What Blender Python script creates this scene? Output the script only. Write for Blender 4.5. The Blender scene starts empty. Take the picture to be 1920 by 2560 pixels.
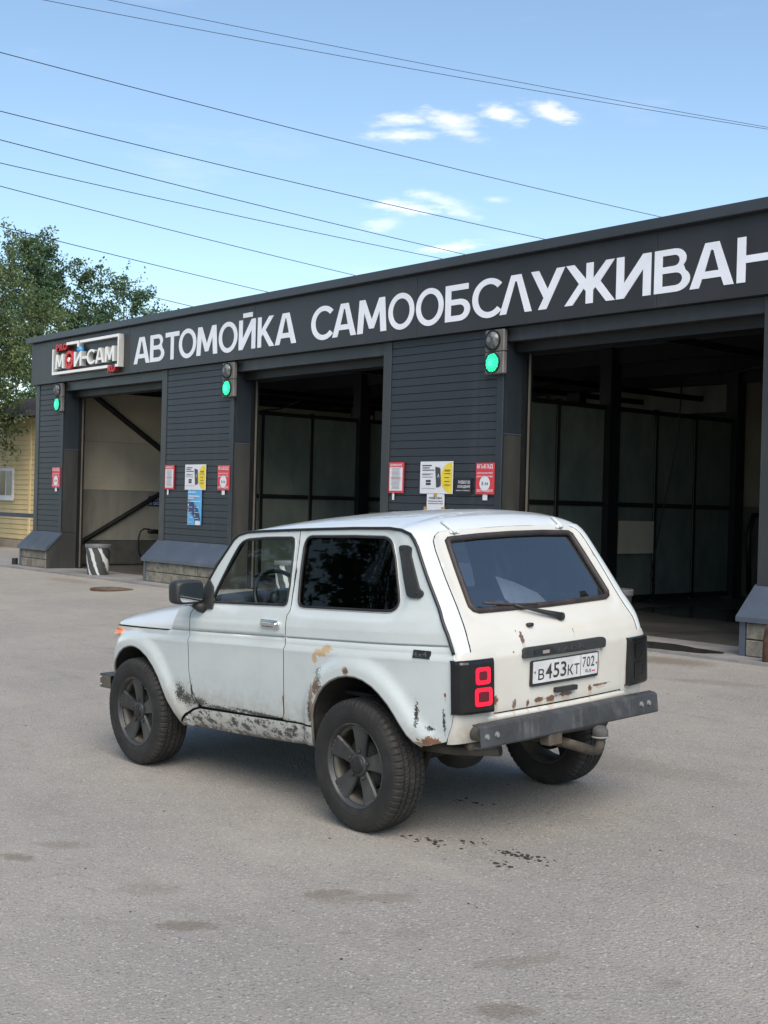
import bpy, bmesh, math, random
import numpy as np
from mathutils import Vector, Matrix, geometry
random.seed(7); rng = np.random.default_rng(7)
SC = bpy.context.scene
COL = SC.collection
# ------------------------------------------------------------------ camera
CAM = np.array([22.803279, -10.959025, 1.426314])
CR = np.array([0.650361, 0.759165, 0.026452]); CU = np.array([-0.021902, -0.016068, 0.999631]); CF = np.array([-0.759309, 0.6507, -0.006178])
cam_d = bpy.data.cameras.new('camera'); cam = bpy.data.objects.new('camera', cam_d); COL.objects.link(cam)
cam.matrix_world = Matrix(((CR[0], CU[0], -CF[0], CAM[0]), (CR[1], CU[1], -CF[1], CAM[1]), (CR[2], CU[2], -CF[2], CAM[2]), (0, 0, 0, 1)))
cam_d.sensor_fit = 'VERTICAL'; cam_d.sensor_height = 36; cam_d.lens = 3140.95 / 2560 * 36
cam_d.clip_start = .1; cam_d.clip_end = 3000
SC.camera = cam
def ray(px, py): return CF + CR * (px - 960) / 3140.95 - CU * (py - 1280) / 3140.95      # photograph pixel -> direction
# ------------------------------------------------------------------ sky, sun, exposure
SUN_EL, SUN_AZ = math.radians(47), math.radians(-32)            # sun low to the right, azimuth measured from +X towards +Y
sun_dir = Vector((math.cos(SUN_EL) * math.cos(SUN_AZ), math.cos(SUN_EL) * math.sin(SUN_AZ), math.sin(SUN_EL)))
world = bpy.data.worlds.new('World'); SC.world = world; world.use_nodes = True
wn = world.node_tree; wn.nodes.clear()
def N(nt, t, **kw):
    n = nt.nodes.new(t)
    for k, v in kw.items():
        if k.startswith('i_'):
            key = k[2:]; key = int(key) if key.isdigit() else key
            n.inputs[key].default_value = v
        else: setattr(n, k, v)
    return n
def L(nt, a, b): nt.links.new(a, b)
def math_n(nt, op, a, b=None, c=None, clamp=False):
    n = nt.nodes.new('ShaderNodeMath'); n.operation = op; n.use_clamp = clamp
    for i, v in enumerate((a, b, c)):
        if v is None: continue
        if isinstance(v, (int, float)): n.inputs[i].default_value = v
        else: nt.links.new(v, n.inputs[i])
    return n.outputs[0]
def mixc(nt, fac, a, b, bt='MIX'):
    n = nt.nodes.new('ShaderNodeMix'); n.data_type = 'RGBA'; n.blend_type = bt; n.clamp_factor = True
    for sock, v in ((n.inputs[0], fac), (n.inputs[6], a), (n.inputs[7], b)):
        if isinstance(v, (int, float)): sock.default_value = v
        elif isinstance(v, (tuple, list)): sock.default_value = (*v[:3], 1)
        else: nt.links.new(v, sock)
    return n.outputs[2]
def smooth(nt, v, lo, hi):
    n = nt.nodes.new('ShaderNodeMapRange'); n.interpolation_type = 'SMOOTHSTEP'
    nt.links.new(v, n.inputs[0]); n.inputs[1].default_value = lo; n.inputs[2].default_value = hi
    n.inputs[3].default_value = 0; n.inputs[4].default_value = 1
    return n.outputs[0]
sky = N(wn, 'ShaderNodeTexSky', sky_type='NISHITA', sun_disc=False, sun_elevation=SUN_EL, sun_rotation=math.pi / 2 - SUN_AZ, altitude=150, air_density=1.0, dust_density=.8, ozone_density=1.0)
bg = N(wn, 'ShaderNodeBackground', i_Strength=.073); wo = N(wn, 'ShaderNodeOutputWorld')
tc = N(wn, 'ShaderNodeTexCoord')
CLOUDS = [(1000, 300, 62, 16, -.05, .8), (1120, 298, 70, 19, .22, .85), (1010, 338, 90, 14, -.03, .75), (1255, 286, 55, 19, .32, 1.), (1375, 278, 58, 20, .3, 1.), (1150, 330, 60, 18, .2, .6), (1025, 517, 78, 17, .08, .95), (1090, 497, 90, 15, .25, .55), (1150, 530, 45, 14, .2, .5),
          (1120, 619, 62, 13, -.12, .95), (940, 568, 50, 16, -.15, .5), (1240, 500, 30, 8, .1, .35)]
def world_clouds():
    nz = N(wn, 'ShaderNodeTexNoise', i_Scale=34., i_Detail=8., i_Roughness=.66); 
    mp = N(wn, 'ShaderNodeMapping'); mp.inputs['Scale'].default_value = (1, 1, 4.); L(wn, tc.outputs['Generated'], mp.inputs[0]); L(wn, mp.outputs[0], nz.inputs[0])
    nv = math_n(wn, 'SUBTRACT', nz.outputs[0], .5)
    tot = None
    for (px, py, rx, ry, slope, a) in CLOUDS:
        c = ray(px, py); ln = np.linalg.norm(c); c = c / ln
        h = CR - CU * slope; h = h - c * (h @ c); h /= np.linalg.norm(h); v = np.cross(c, h); 
        s = ln * 3140.95
        d = N(wn, 'ShaderNodeVectorMath', operation='SUBTRACT'); L(wn, tc.outputs['Generated'], d.inputs[0]); d.inputs[1].default_value = tuple(c)
        q = []
        for ax, r_ in ((h, rx), (v, ry)):
            dt = N(wn, 'ShaderNodeVectorMath', operation='DOT_PRODUCT'); L(wn, d.outputs[0], dt.inputs[0]); dt.inputs[1].default_value = tuple(ax * s / r_ * 1.0)
            q.append(math_n(wn, 'POWER', math_n(wn, 'ABSOLUTE', dt.outputs['Value']), 2.))
        # the half of the sky behind the viewer is excluded by the distance itself
        e = math_n(wn, 'SQRT', math_n(wn, 'ADD', q[0], q[1]))
        e = math_n(wn, 'MULTIPLY_ADD', nv, 3.6, e)
        m = math_n(wn, 'MULTIPLY', math_n(wn, 'SUBTRACT', 1.0, smooth(wn, e, -.3, 1.5)), a)
        tot = m if tot is None else math_n(wn, 'MAXIMUM', tot, m)
    # thin wisps over the rest of the sky
    nz2 = N(wn, 'ShaderNodeTexNoise', i_Scale=5., i_Detail=8., i_Roughness=.6); mp2 = N(wn, 'ShaderNodeMapping'); mp2.inputs['Scale'].default_value = (1, 1, 4.)
    L(wn, tc.outputs['Generated'], mp2.inputs[0]); L(wn, mp2.outputs[0], nz2.inputs[0])
    wisp = math_n(wn, 'MULTIPLY', smooth(wn, nz2.outputs[0], .55, .85), .25)
    return math_n(wn, 'MAXIMUM', tot, wisp)
cm = world_clouds()
skt = mixc(wn, 1., sky.outputs[0], (.95, .985, .96), 'MULTIPLY')
skc = mixc(wn, math_n(wn, 'MULTIPLY', cm, .45), skt, (10.8, 9.2, 8.4))
L(wn, skc, bg.inputs[0]); L(wn, bg.outputs[0], wo.inputs[0])
sun_d = bpy.data.lights.new('sun', 'SUN'); sun_d.energy = 1.35; sun_d.angle = math.radians(50); sun_d.color = (1, .89, .74)
sun = bpy.data.objects.new('sun', sun_d); COL.objects.link(sun); sun.rotation_euler = sun_dir.to_track_quat('Z', 'Y').to_euler(); sun.location = (30, 0, 20)
SC.view_settings.view_transform = 'Standard'; SC.view_settings.look = 'None'; SC.view_settings.gamma = 1; SC.view_settings.exposure = 1.55
SC.view_settings.use_curve_mapping = False
SC.render.engine = 'CYCLES'; SC.cycles.max_bounces = 8; SC.cycles.transparent_max_bounces = 12; SC.cycles.use_denoising = True
SC.cycles.sample_clamp_indirect = 6
# ------------------------------------------------------------------ mesh helpers
def tag(o, label=None, cat=None, group=None, kind=None):
    for k, v in (('label', label), ('category', cat), ('group', group), ('kind', kind)):
        if v: o[k] = v
    return o
def empty(name, loc, label=None, cat=None, group=None):
    o = bpy.data.objects.new(name, None); COL.objects.link(o); o.location = loc; o.empty_display_size = .2
    return tag(o, label, cat, group)
def root_of(o):
    while o.parent: o = o.parent
    return o
def offs(parent):
    v = np.zeros(3)
    while parent is not None: v += np.array(parent.location); parent = parent.parent
    return v
def mk(name, V, Fc, mat, parent=None, local=False, smooth=False, mats=None, midx=None):
    """one mesh object; V in world coordinates (or, with local=True, in the coordinates of its root)"""
    V = np.asarray(V, float).reshape(-1, 3)
    o = bpy.data.objects.new(name, None) if False else None
    if parent is None:
        b = np.array([(V[:, 0].min() + V[:, 0].max()) / 2, (V[:, 1].min() + V[:, 1].max()) / 2, V[:, 2].min()])
    else:
        b = np.zeros(3) if local else offs(parent)
    me = bpy.data.meshes.new(name); me.from_pydata((V - b).tolist(), [], [tuple(int(i) for i in f) for f in Fc])
    for m in (mats or [mat]): me.materials.append(m)
    if midx is not None: me.polygons.foreach_set('material_index', np.asarray(midx, dtype=np.int32))
    if smooth: me.polygons.foreach_set('use_smooth', np.ones(len(me.polygons), dtype=bool))
    me.update()
    o = bpy.data.objects.new(name, me); COL.objects.link(o)
    if parent is None: o.location = b
    else: o.parent = parent
    return o
def dup(o, d, parent=None):
    c = o.copy(); COL.objects.link(c); c.parent = parent if parent is not None else o.parent
    c.location = Vector(o.location) + Vector(d); return c
BOXF = [(0, 1, 2, 3), (7, 6, 5, 4), (0, 4, 5, 1), (1, 5, 6, 2), (2, 6, 7, 3), (3, 7, 4, 0)]
def boxv(lo, hi, bev=0.):
    """verts, faces of a box, optionally chamfered"""
    lo = np.array(lo, float); hi = np.array(hi, float)
    if bev <= 0:
        x0, y0, z0 = lo; x1, y1, z1 = hi
        return np.array([(x0, y0, z0), (x0, y1, z0), (x1, y1, z0), (x1, y0, z0), (x0, y0, z1), (x0, y1, z1), (x1, y1, z1), (x1, y0, z1)]), list(BOXF)
    bm = bmesh.new(); bmesh.ops.create_cube(bm, size=1)
    c = (lo + hi) / 2; s = hi - lo
    for v in bm.verts: v.co = Vector((c[0] + v.co.x * s[0], c[1] + v.co.y * s[1], c[2] + v.co.z * s[2]))
    bmesh.ops.bevel(bm, geom=bm.edges[:], offset=min(bev, s.min() * .45), segments=1, affect='EDGES', profile=.7)
    bm.verts.index_update()
    r = np.array([v.co[:] for v in bm.verts]), [tuple(v.index for v in f.verts) for f in bm.faces]; bm.free(); return r
class MB:
    def __init__(s): s.V = []; s.F = []; s.n = 0
    def add(s, V, Fc):
        V = np.asarray(V, float).reshape(-1, 3); s.V.append(V); s.F += [tuple(i + s.n for i in f) for f in Fc]; s.n += len(V); return s
    def box(s, lo, hi, bev=0.): return s.add(*boxv(lo, hi, bev))
    def build(s, name, mat, parent=None, **kw): return mk(name, np.concatenate(s.V), s.F, mat, parent, **kw)
def box(name, lo, hi, mat, parent=None, bev=0., **kw): V, Fc = boxv(lo, hi, bev); return mk(name, V, Fc, mat, parent, **kw)
def tubev(path, r, seg=8, closed=False, caps=True):
    P = [Vector(p) for p in path]; n = len(P); V = []; Fc = []
    rr = r if hasattr(r, '__len__') else [r] * n
    up = None
    for i in range(n):
        a = P[(i - 1) % n] if (closed or i > 0) else P[i]; b = P[(i + 1) % n] if (closed or i < n - 1) else P[i]
        t = (b - a).normalized()
        if up is None: up = Vector((0, 0, 1)) if abs(t.z) < .9 else Vector((1, 0, 0))
        up = (up - t * up.dot(t)).normalized(); s = t.cross(up)
        for k in range(seg):
            a_ = 2 * math.pi * k / seg; V.append(P[i] + (up * math.cos(a_) + s * math.sin(a_)) * rr[i])
    m = n if closed else n - 1
    for i in range(m):
        for k in range(seg):
            j = (i + 1) % n; Fc.append((i * seg + k, i * seg + (k + 1) % seg, j * seg + (k + 1) % seg, j * seg + k))
    if caps and not closed: Fc.append(tuple(range(seg - 1, -1, -1))); Fc.append(tuple((n - 1) * seg + k for k in range(seg)))
    return np.array([v[:] for v in V]), Fc
def tube(name, path, r, mat, parent=None, seg=8, closed=False, **kw):
    V, Fc = tubev(path, r, seg, closed); return mk(name, V, Fc, mat, parent, smooth=True, **kw)
def lathev(prof, axis_o, axis, nseg=32, ref=None):
    """prof: (radius, along axis) pairs"""
    ax = Vector(axis).normalized(); u = ax.orthogonal().normalized() if ref is None else Vector(ref); w = ax.cross(u); o = Vector(axis_o)
    V = []; Fc = []; m = len(prof)
    for k in range(nseg):
        a = 2 * math.pi * k / nseg; d = u * math.cos(a) + w * math.sin(a)
        for (r, h) in prof: V.append((o + d * r + ax * h)[:])
    for k in range(nseg):
        j = (k + 1) % nseg
        for i in range(m - 1): Fc.append((k * m + i, j * m + i, j * m + i + 1, k * m + i + 1))
    return np.array(V), Fc
def superell(c, s, n1=.35, n2=.35, nu=24, nv=14, ax=None):
    c = np.array(c, float); V = []; Fc = []
    f = lambda v, e: math.copysign(abs(v) ** e, v)
    for j in range(nv + 1):
        ph = -math.pi / 2 + math.pi * j / nv
        for i in range(nu):
            th = 2 * math.pi * i / nu
            V.append((f(math.cos(ph), n1) * f(math.cos(th), n2) * s[0], f(math.cos(ph), n1) * f(math.sin(th), n2) * s[1], f(math.sin(ph), n1) * s[2]))
    for j in range(nv):
        for i in range(nu): Fc.append((j * nu + i, j * nu + (i + 1) % nu, (j + 1) * nu + (i + 1) % nu, (j + 1) * nu + i))
    V = np.array(V)
    if ax is not None: V = V @ np.array(ax)
    return V + c, Fc
def gridf(nu, nv): return [(j * nu + i, j * nu + i + 1, (j + 1) * nu + i + 1, (j + 1) * nu + i) for j in range(nv - 1) for i in range(nu - 1)]
# 2D helpers ---------------------------------------------------------
def resample(P, step, closed=True):
    P = np.asarray(P, float); Q = np.vstack([P, P[:1]]) if closed else P; out = []
    for a, b in zip(Q[:-1], Q[1:]):
        n = max(1, int(math.ceil(np.linalg.norm(b - a) / step)))
        for k in range(n): out.append(a + (b - a) * k / n)
    if not closed: out.append(Q[-1])
    return np.array(out)
def inpoly(P, poly):
    x, y = P[:, 0], P[:, 1]; c = np.zeros(len(P), bool); n = len(poly)
    for i in range(n):
        x0, y0 = poly[i]; x1, y1 = poly[(i + 1) % n]
        if y0 == y1: continue
        m = ((y0 > y) != (y1 > y)) & (x < (x1 - x0) * (y - y0) / (y1 - y0) + x0); c ^= m
    return c
def seg_dist(P, line, closed=False):
    P = np.asarray(P, float); line = np.asarray(line, float); d = np.full(len(P), 1e9)
    Q = np.vstack([line, line[:1]]) if closed else line
    for a, b in zip(Q[:-1], Q[1:]):
        ab = b - a; t = np.clip(((P - a) @ ab) / max(ab @ ab, 1e-12), 0, 1); d = np.minimum(d, np.linalg.norm(P - a - t[:, None] * ab, axis=1))
    return d
def area2(P): P = np.asarray(P); return .5 * np.sum(P[:, 0] * np.roll(P[:, 1], -1) - np.roll(P[:, 0], -1) * P[:, 1])
def inset(P, d):
    """move every vertex of a closed polygon d to its inside"""
    P = np.asarray(P, float); s = 1 if area2(P) > 0 else -1; n = len(P); out = []
    for i in range(n):
        a, b, c = P[i - 1], P[i], P[(i + 1) % n]
        e1 = (b - a) / max(np.linalg.norm(b - a), 1e-9); e2 = (c - b) / max(np.linalg.norm(c - b), 1e-9)
        n1 = np.array([-e1[1], e1[0]]) * s; n2 = np.array([-e2[1], e2[0]]) * s; m = n1 + n2; l = m @ m
        out.append(b + (m / l * 2 * d if l > .3 else n1 * d))
    return np.array(out)
def rounded(P, r, k=4):
    """round the corners of a closed polygon"""
    P = [np.array(p, float) for p in P]; n = len(P); out = []
    for i in range(n):
        a, b, c = P[i - 1], P[i], P[(i + 1) % n]; la = np.linalg.norm(a - b); lc = np.linalg.norm(c - b); q = min(r, la * .45, lc * .45)
        p0 = b + (a - b) / la * q; p1 = b + (c - b) / lc * q
        for t in np.linspace(0, 1, k + 1): out.append((1 - t) ** 2 * p0 + 2 * t * (1 - t) * b + t * t * p1)
    return np.array(out)
def cdt(outer, holes=(), step=.03, rows=(), fill=True):
    """triangulate a polygon with holes over an inner grid -> 2D points, triangles, boundary loops"""
    loops = [resample(outer, step)] + [resample(h, step) for h in holes]
    pts = []; edges = []; lp = []
    for l in loops:
        b = len(pts); n = len(l); pts += list(l); edges += [(b + i, b + (i + 1) % n) for i in range(n)]; lp.append((b, n))
    if fill:
        o = loops[0]; x0, y0 = o.min(0); x1, y1 = o.max(0)
        gx = np.arange(x0, x1, step); gy = np.unique(np.round(np.concatenate([np.arange(y0, y1, step), [r for r in rows if y0 < r < y1]]), 5))
        if len(rows): gy = np.array([g for g in gy if g in np.round(rows, 5) or np.min(np.abs(np.array(rows) - g)) > step * .3])
        G = np.stack(np.meshgrid(gx, gy), -1).reshape(-1, 2); m = inpoly(G, o)
        for h in loops[1:]: m &= ~inpoly(G, h)
        G = G[m]; d = np.full(len(G), 1e9)
        for l in loops: d = np.minimum(d, seg_dist(G, l, True))
        pts += list(G[d > step * .3])
    r = geometry.delaunay_2d_cdt([Vector(p) for p in pts], edges, [], 0, 1e-7)
    V = np.array([v[:] for v in r[0]]); T = np.array([f for f in r[2] if len(f) == 3]); c = V[T].mean(1)
    m = inpoly(c, loops[0])
    for l in loops[1:]: m &= ~inpoly(c, l)
    T = T[m]
    inv = {}
    for i, src in enumerate(r[3]):
        for s_ in src: inv[s_] = i
    LP = [[inv[b + i] for i in range(n)] for b, n in lp]
    return V, [tuple(t) for t in T], LP
# ------------------------------------------------------------------ text and drawn letters -> 2D meshes
_tc = {}
def text2d(s, offset=0.):
    k = (s, offset)
    if k in _tc: return _tc[k]
    c = bpy.data.curves.new('t', 'FONT'); c.body = s; c.offset = offset; c.resolution_u = 3; c.fill_mode = 'FRONT'
    o = bpy.data.objects.new('t', c); COL.objects.link(o); bpy.context.view_layer.update()
    m = bpy.data.meshes.new_from_object(o.evaluated_get(bpy.context.evaluated_depsgraph_get()))
    V = np.array([v.co[:2] for v in m.vertices]); Fc = [tuple(p.vertices) for p in m.polygons]
    bpy.data.objects.remove(o); bpy.data.curves.remove(c); bpy.data.meshes.remove(m)
    V = V - V.min(0); _tc[k] = (V, Fc); return _tc[k]
def arc(cx, cy, rx, ry, a0, a1, n=10): return [(cx + rx * math.cos(math.radians(a0 + (a1 - a0) * i / n)), cy + ry * math.sin(math.radians(a0 + (a1 - a0) * i / n))) for i in range(n + 1)]
GL = {
 'А': ([[(0, 0), (.30, 1), (.58, 1), (.88, 0), (.69, 0), (.63, .2), (.25, .2), (.19, 0)]], [[(.30, .36), (.58, .36), (.465, .83), (.415, .83)]]),
 'В': ([[(0, 0), (0, 1)] + arc(.42, .755, .245, .245, 90, -40, 8) + arc(.46, .27, .29, .27, 50, -90, 8)], [[(.17, .60), (.17, .855)] + arc(.42, .7275, .11, .1275, 90, -90, 6), [(.17, .15), (.17, .445)] + arc(.45, .2975, .14, .1475, 90, -90, 6)]),
 'Т': ([[(0, .83), (0, 1), (.78, 1), (.78, .83), (.475, .83), (.475, 0), (.305, 0), (.305, .83)]], []),
 'О': ([arc(.5, .5, .5, .53, 0, 351, 39)], [arc(.5, .5, .33, .37, 0, 351, 39)]),
 'М': ([[(0, 0), (.06, 1), (.24, 1), (.47, .38), (.70, 1), (.88, 1), (.94, 0), (.76, 0), (.72, .62), (.545, .12), (.395, .12), (.22, .62), (.18, 0)]], []),
 'И': ([[(0, 0), (0, 1), (.17, 1), (.17, .36), (.58, 1), (.76, 1), (.76, 0), (.59, 0), (.59, .64), (.18, 0)]], []),
 'К': ([[(0, 0), (0, 1), (.17, 1), (.17, .57), (.53, 1), (.75, 1), (.37, .55), (.78, 0), (.56, 0), (.25, .43), (.17, .335), (.17, 0)]], []),
 'С': ([arc(.5, .5, .5, .53, 42, 318, 32) + arc(.5, .5, .33, .37, 318, 42, 32)], []),
 'Б': ([[(0, 0), (0, 1), (.68, 1), (.68, .84), (.17, .84), (.17, .60)] + arc(.44, .30, .30, .30, 90, -90, 12)], [[(.17, .155), (.17, .445)] + arc(.43, .30, .145, .145, 90, -90, 8)]),
 'Л': ([[(0, 0), (.30, 1), (.57, 1), (.87, 0), (.69, 0), (.455, .83), (.41, .83), (.18, 0)]], []),
 'У': ([[(0, 1), (.2, 1), (.43, .5), (.65, 1), (.85, 1), (.41, 0), (.20, 0), (.335, .29)]], []),
 'Ж': ([[(0, 0), (.20, 0), (.46, .38), (.515, .31), (.515, 0), (.685, 0), (.685, .31), (.74, .38), (1.0, 0), (1.2, 0), (.855, .51), (1.18, 1), (.98, 1), (.685, .60), (.685, 1), (.515, 1), (.515, .60), (.22, 1), (.02, 1), (.345, .51)]], []),
 'Н': ([[(0, 0), (0, 1), (.17, 1), (.17, .585), (.62, .585), (.62, 1), (.79, 1), (.79, 0), (.62, 0), (.62, .42), (.17, .42), (.17, 0)]], []),
 'Я': ([[(.5, 0), (.5, .36), (.36, .36), (.2, 0), (0, 0), (.19, .40)] + arc(.29, .68, .29, .32, 240, 90, 10) + [(.67, 1), (.67, 0)]], [[(.5, .52), (.5, .84)] + arc(.29, .68, .13, .16, 90, 270, 8)]),
 '-': ([[(0, .4), (0, .58), (.4, .58), (.4, .4)]], []),
 'Й': ([[(0, 0), (0, 1), (.17, 1), (.17, .36), (.58, 1), (.76, 1), (.76, 0), (.59, 0), (.59, .64), (.18, 0)]], []),
}
def glyph(ch):
    outs, holes = GL[ch]; V, T, LP = cdt(outs[0], holes, step=10, fill=False); return V, T, LP
def extrude2d(V2, T, LP, depth):
    """2D triangles -> closed prism, front at w=depth, back at w=0"""
    n = len(V2); V = np.vstack([np.c_[V2, np.full(n, depth)], np.c_[V2, np.zeros(n)]])
    Fc = [t for t in T] + [tuple(i + n for i in t[::-1]) for t in T]
    for l in LP:
        for a, b in zip(l, l[1:] + l[:1]): Fc.append((a, b, b + n, a + n))
    return V, Fc
def place(V, o, ux, uy, un):
    V = np.asarray(V, float)
    if V.shape[1] == 2: V = np.c_[V, np.zeros(len(V))]
    return np.array(o) + V[:, :1] * np.array(ux) + V[:, 1:2] * np.array(uy) + V[:, 2:3] * np.array(un)
def fit_text(s, o, ux, uy, un, w, h, offset=0.01, lift=0.):
    V, Fc = text2d(s, offset); e = V.max(0); V = np.c_[V * np.array([w / e[0], h / e[1]]), np.full(len(V), lift)]
    return place(V, o, ux, uy, un), Fc
# ------------------------------------------------------------------ materials
def nmat(name):
    m = bpy.data.materials.new(name); m.use_nodes = True; nt = m.node_tree; b = nt.nodes['Principled BSDF']; return m, nt, b
def ocoord(nt): return N(nt, 'ShaderNodeTexCoord').outputs['Object']
def noise(nt, co, scale, detail=4., rough=.55, stretch=None):
    n = N(nt, 'ShaderNodeTexNoise', i_Scale=scale, i_Detail=detail, i_Roughness=rough)
    if stretch:
        mp = N(nt, 'ShaderNodeMapping'); mp.inputs['Scale'].default_value = stretch; L(nt, co, mp.inputs[0]); co = mp.outputs[0]
    L(nt, co, n.inputs[0]); return n.outputs[0]
def bump(nt, b, h, strength=.3, dist=.01):
    n = N(nt, 'ShaderNodeBump', i_Strength=strength, i_Distance=dist); L(nt, h, n.inputs['Height']); L(nt, n.outputs[0], b.inputs['Normal'])
def mat(name, col, rough=.5, metal=0., var=.12, vs=3., bs=0., bscale=60., spec=.5, dirt=None, streak=False):
    m, nt, b = nmat(name); co = ocoord(nt)
    n1 = noise(nt, co, vs, 6., .6, (1, 1, .18) if streak else None)
    c = mixc(nt, smooth(nt, n1, .3, .7), tuple(x * (1 - var) for x in col), tuple(min(1, x * (1 + var)) for x in col))
    if dirt: 
        n2 = noise(nt, co, dirt[1], 8., .7, (1, 1, .3)); c = mixc(nt, math_n(nt, 'MULTIPLY', smooth(nt, n2, .5, .72), dirt[2]), c, dirt[0])
    L(nt, c, b.inputs['Base Color']); b.inputs['Roughness'].default_value = rough; b.inputs['Metallic'].default_value = metal; b.inputs['Specular IOR Level'].default_value = spec
    if var: 
        rr = math_n(nt, 'MULTIPLY_ADD', n1, .25, rough - .12, clamp=True); L(nt, rr, b.inputs['Roughness'])
    if bs: bump(nt, b, noise(nt, co, bscale, 5., .65), bs, .01)
    return m
def emis(name, col, s, base=(.02, .02, .02)):
    m, nt, b = nmat(name); b.inputs['Base Color'].default_value = (*base, 1); b.inputs['Emission Color'].default_value = (*col, 1); b.inputs['Emission Strength'].default_value = s; b.inputs['Roughness'].default_value = .3; return m
# ------------------------------------------------------------------ ground
SL = 0.041231
def gz(x, y):
    x = np.asarray(x, float); y = np.asarray(y, float)
    z = SL * np.clip(y, -16, 0) + .01194 * (np.clip(x, 8, 26) - 17.77) * np.clip((-y - .35) / 4, 0, 1)
    return z - .016 * np.clip(1 - (-y - .35) / 2, 0, 1)
def spots2d(nt, co, spots, nz, k=.7):
    """union of soft ellipses (x, y, rx, ry, angle, strength) with noisy rims"""
    tot = None
    for (x, y, rx, ry, an, st) in spots:
        mp = N(nt, 'ShaderNodeMapping', vector_type='TEXTURE'); mp.inputs['Location'].default_value = (x, y, 0); mp.inputs['Rotation'].default_value = (0, 0, an); mp.inputs['Scale'].default_value = (rx, ry, 1e3)
        L(nt, co, mp.inputs[0]); ln = N(nt, 'ShaderNodeVectorMath', operation='LENGTH'); L(nt, mp.outputs[0], ln.inputs[0])
        e = math_n(nt, 'MULTIPLY_ADD', nz, k * 2, ln.outputs['Value']); m = math_n(nt, 'MULTIPLY', math_n(nt, 'SUBTRACT', 1., smooth(nt, e, .55 + k, 1.3 + k)), st)
        tot = m if tot is None else math_n(nt, 'MAXIMUM', tot, m)
    return tot
def asphalt():
    m, nt, b = nmat('asphalt'); co = N(nt, 'ShaderNodeNewGeometry').outputs['Position']
    big = noise(nt, co, .55, 5., .6); mid = noise(nt, co, 3.5, 6., .65); fine = noise(nt, co, 62., 4., .75); grit = noise(nt, co, 130., 3., .7)
    c = mixc(nt, smooth(nt, big, .35, .65), (.300, .283, .260), (.345, .322, .290))
    c = mixc(nt, math_n(nt, 'MULTIPLY', smooth(nt, mid, .45, .75), .5), c, (.25, .237, .218))
    vo = N(nt, 'ShaderNodeTexVoronoi', i_Scale=62.); L(nt, co, vo.inputs[0])
    wn_ = N(nt, 'ShaderNodeTexWhiteNoise', noise_dimensions='3D'); L(nt, vo.outputs['Position'], wn_.inputs[0])
    st = smooth(nt, wn_.outputs['Value'], .55, 1.0); ins = math_n(nt, 'SUBTRACT', 1., smooth(nt, vo.outputs['Distance'], .25, .5))
    c = mixc(nt, math_n(nt, 'MULTIPLY', math_n(nt, 'MULTIPLY', st, ins), .75), c, (.52, .50, .47))
    c = mixc(nt, math_n(nt, 'MULTIPLY', smooth(nt, grit, .50, .66), .6), c, (.13, .122, .115))
    c = mixc(nt, math_n(nt, 'MULTIPLY', smooth(nt, fine, .58, .66), .75), c, (.06, .055, .05))
    cv = N(nt, 'ShaderNodeTexVoronoi', feature='DISTANCE_TO_EDGE', i_Scale=.9); wv = N(nt, 'ShaderNodeVectorMath', operation='ADD'); nzc = N(nt, 'ShaderNodeTexNoise', i_Scale=3., i_Detail=5.); L(nt, co, nzc.inputs[0]); sc_ = N(nt, 'ShaderNodeVectorMath', operation='SCALE', i_Scale=.5); L(nt, nzc.outputs['Color'], sc_.inputs[0]); L(nt, co, wv.inputs[0]); L(nt, sc_.outputs[0], wv.inputs[1]); L(nt, wv.outputs[0], cv.inputs[0])
    ck = math_n(nt, 'MULTIPLY', math_n(nt, 'SUBTRACT', 1., smooth(nt, cv.outputs['Distance'], .002, .009)), smooth(nt, noise(nt, co, .7, 3.), .60, .68)); c = mixc(nt, math_n(nt, 'MULTIPLY', ck, .3), c, (.08, .074, .066))
    dst = noise(nt, co, 1.6, 7., .7, (.5, 1.6, 1)); c = mixc(nt, math_n(nt, 'MULTIPLY', smooth(nt, dst, .50, .72), .35), c, (.40, .365, .315)); dk = noise(nt, co, 1.1, 6., .7, (.35, 1.8, 1)); c = mixc(nt, math_n(nt, 'MULTIPLY', smooth(nt, dk, .56, .74), .4), c, (.17, .158, .14))
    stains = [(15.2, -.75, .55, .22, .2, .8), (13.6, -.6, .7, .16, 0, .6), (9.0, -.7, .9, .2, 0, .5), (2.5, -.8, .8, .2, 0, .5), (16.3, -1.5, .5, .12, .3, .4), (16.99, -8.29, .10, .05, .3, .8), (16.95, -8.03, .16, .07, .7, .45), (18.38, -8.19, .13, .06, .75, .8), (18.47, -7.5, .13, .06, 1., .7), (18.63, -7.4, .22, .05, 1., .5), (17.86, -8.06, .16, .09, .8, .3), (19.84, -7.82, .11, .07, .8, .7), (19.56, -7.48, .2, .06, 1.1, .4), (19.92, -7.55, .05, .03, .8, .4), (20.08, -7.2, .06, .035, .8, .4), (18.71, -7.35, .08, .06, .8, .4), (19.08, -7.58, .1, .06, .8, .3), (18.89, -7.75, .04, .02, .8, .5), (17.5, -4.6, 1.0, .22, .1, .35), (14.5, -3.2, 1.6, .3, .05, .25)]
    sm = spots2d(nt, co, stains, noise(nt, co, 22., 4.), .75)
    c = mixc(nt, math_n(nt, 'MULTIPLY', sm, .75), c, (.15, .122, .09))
    L(nt, c, b.inputs['Base Color']); b.inputs['Roughness'].default_value = .82; b.inputs['Specular IOR Level'].default_value = .3
    h = math_n(nt, 'ADD', math_n(nt, 'MULTIPLY', fine, .6), math_n(nt, 'MULTIPLY', grit, .5)); h = math_n(nt, 'MULTIPLY_ADD', vo.outputs['Distance'], -.5, h); bump(nt, b, h, .8, .012)
    return m
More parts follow.
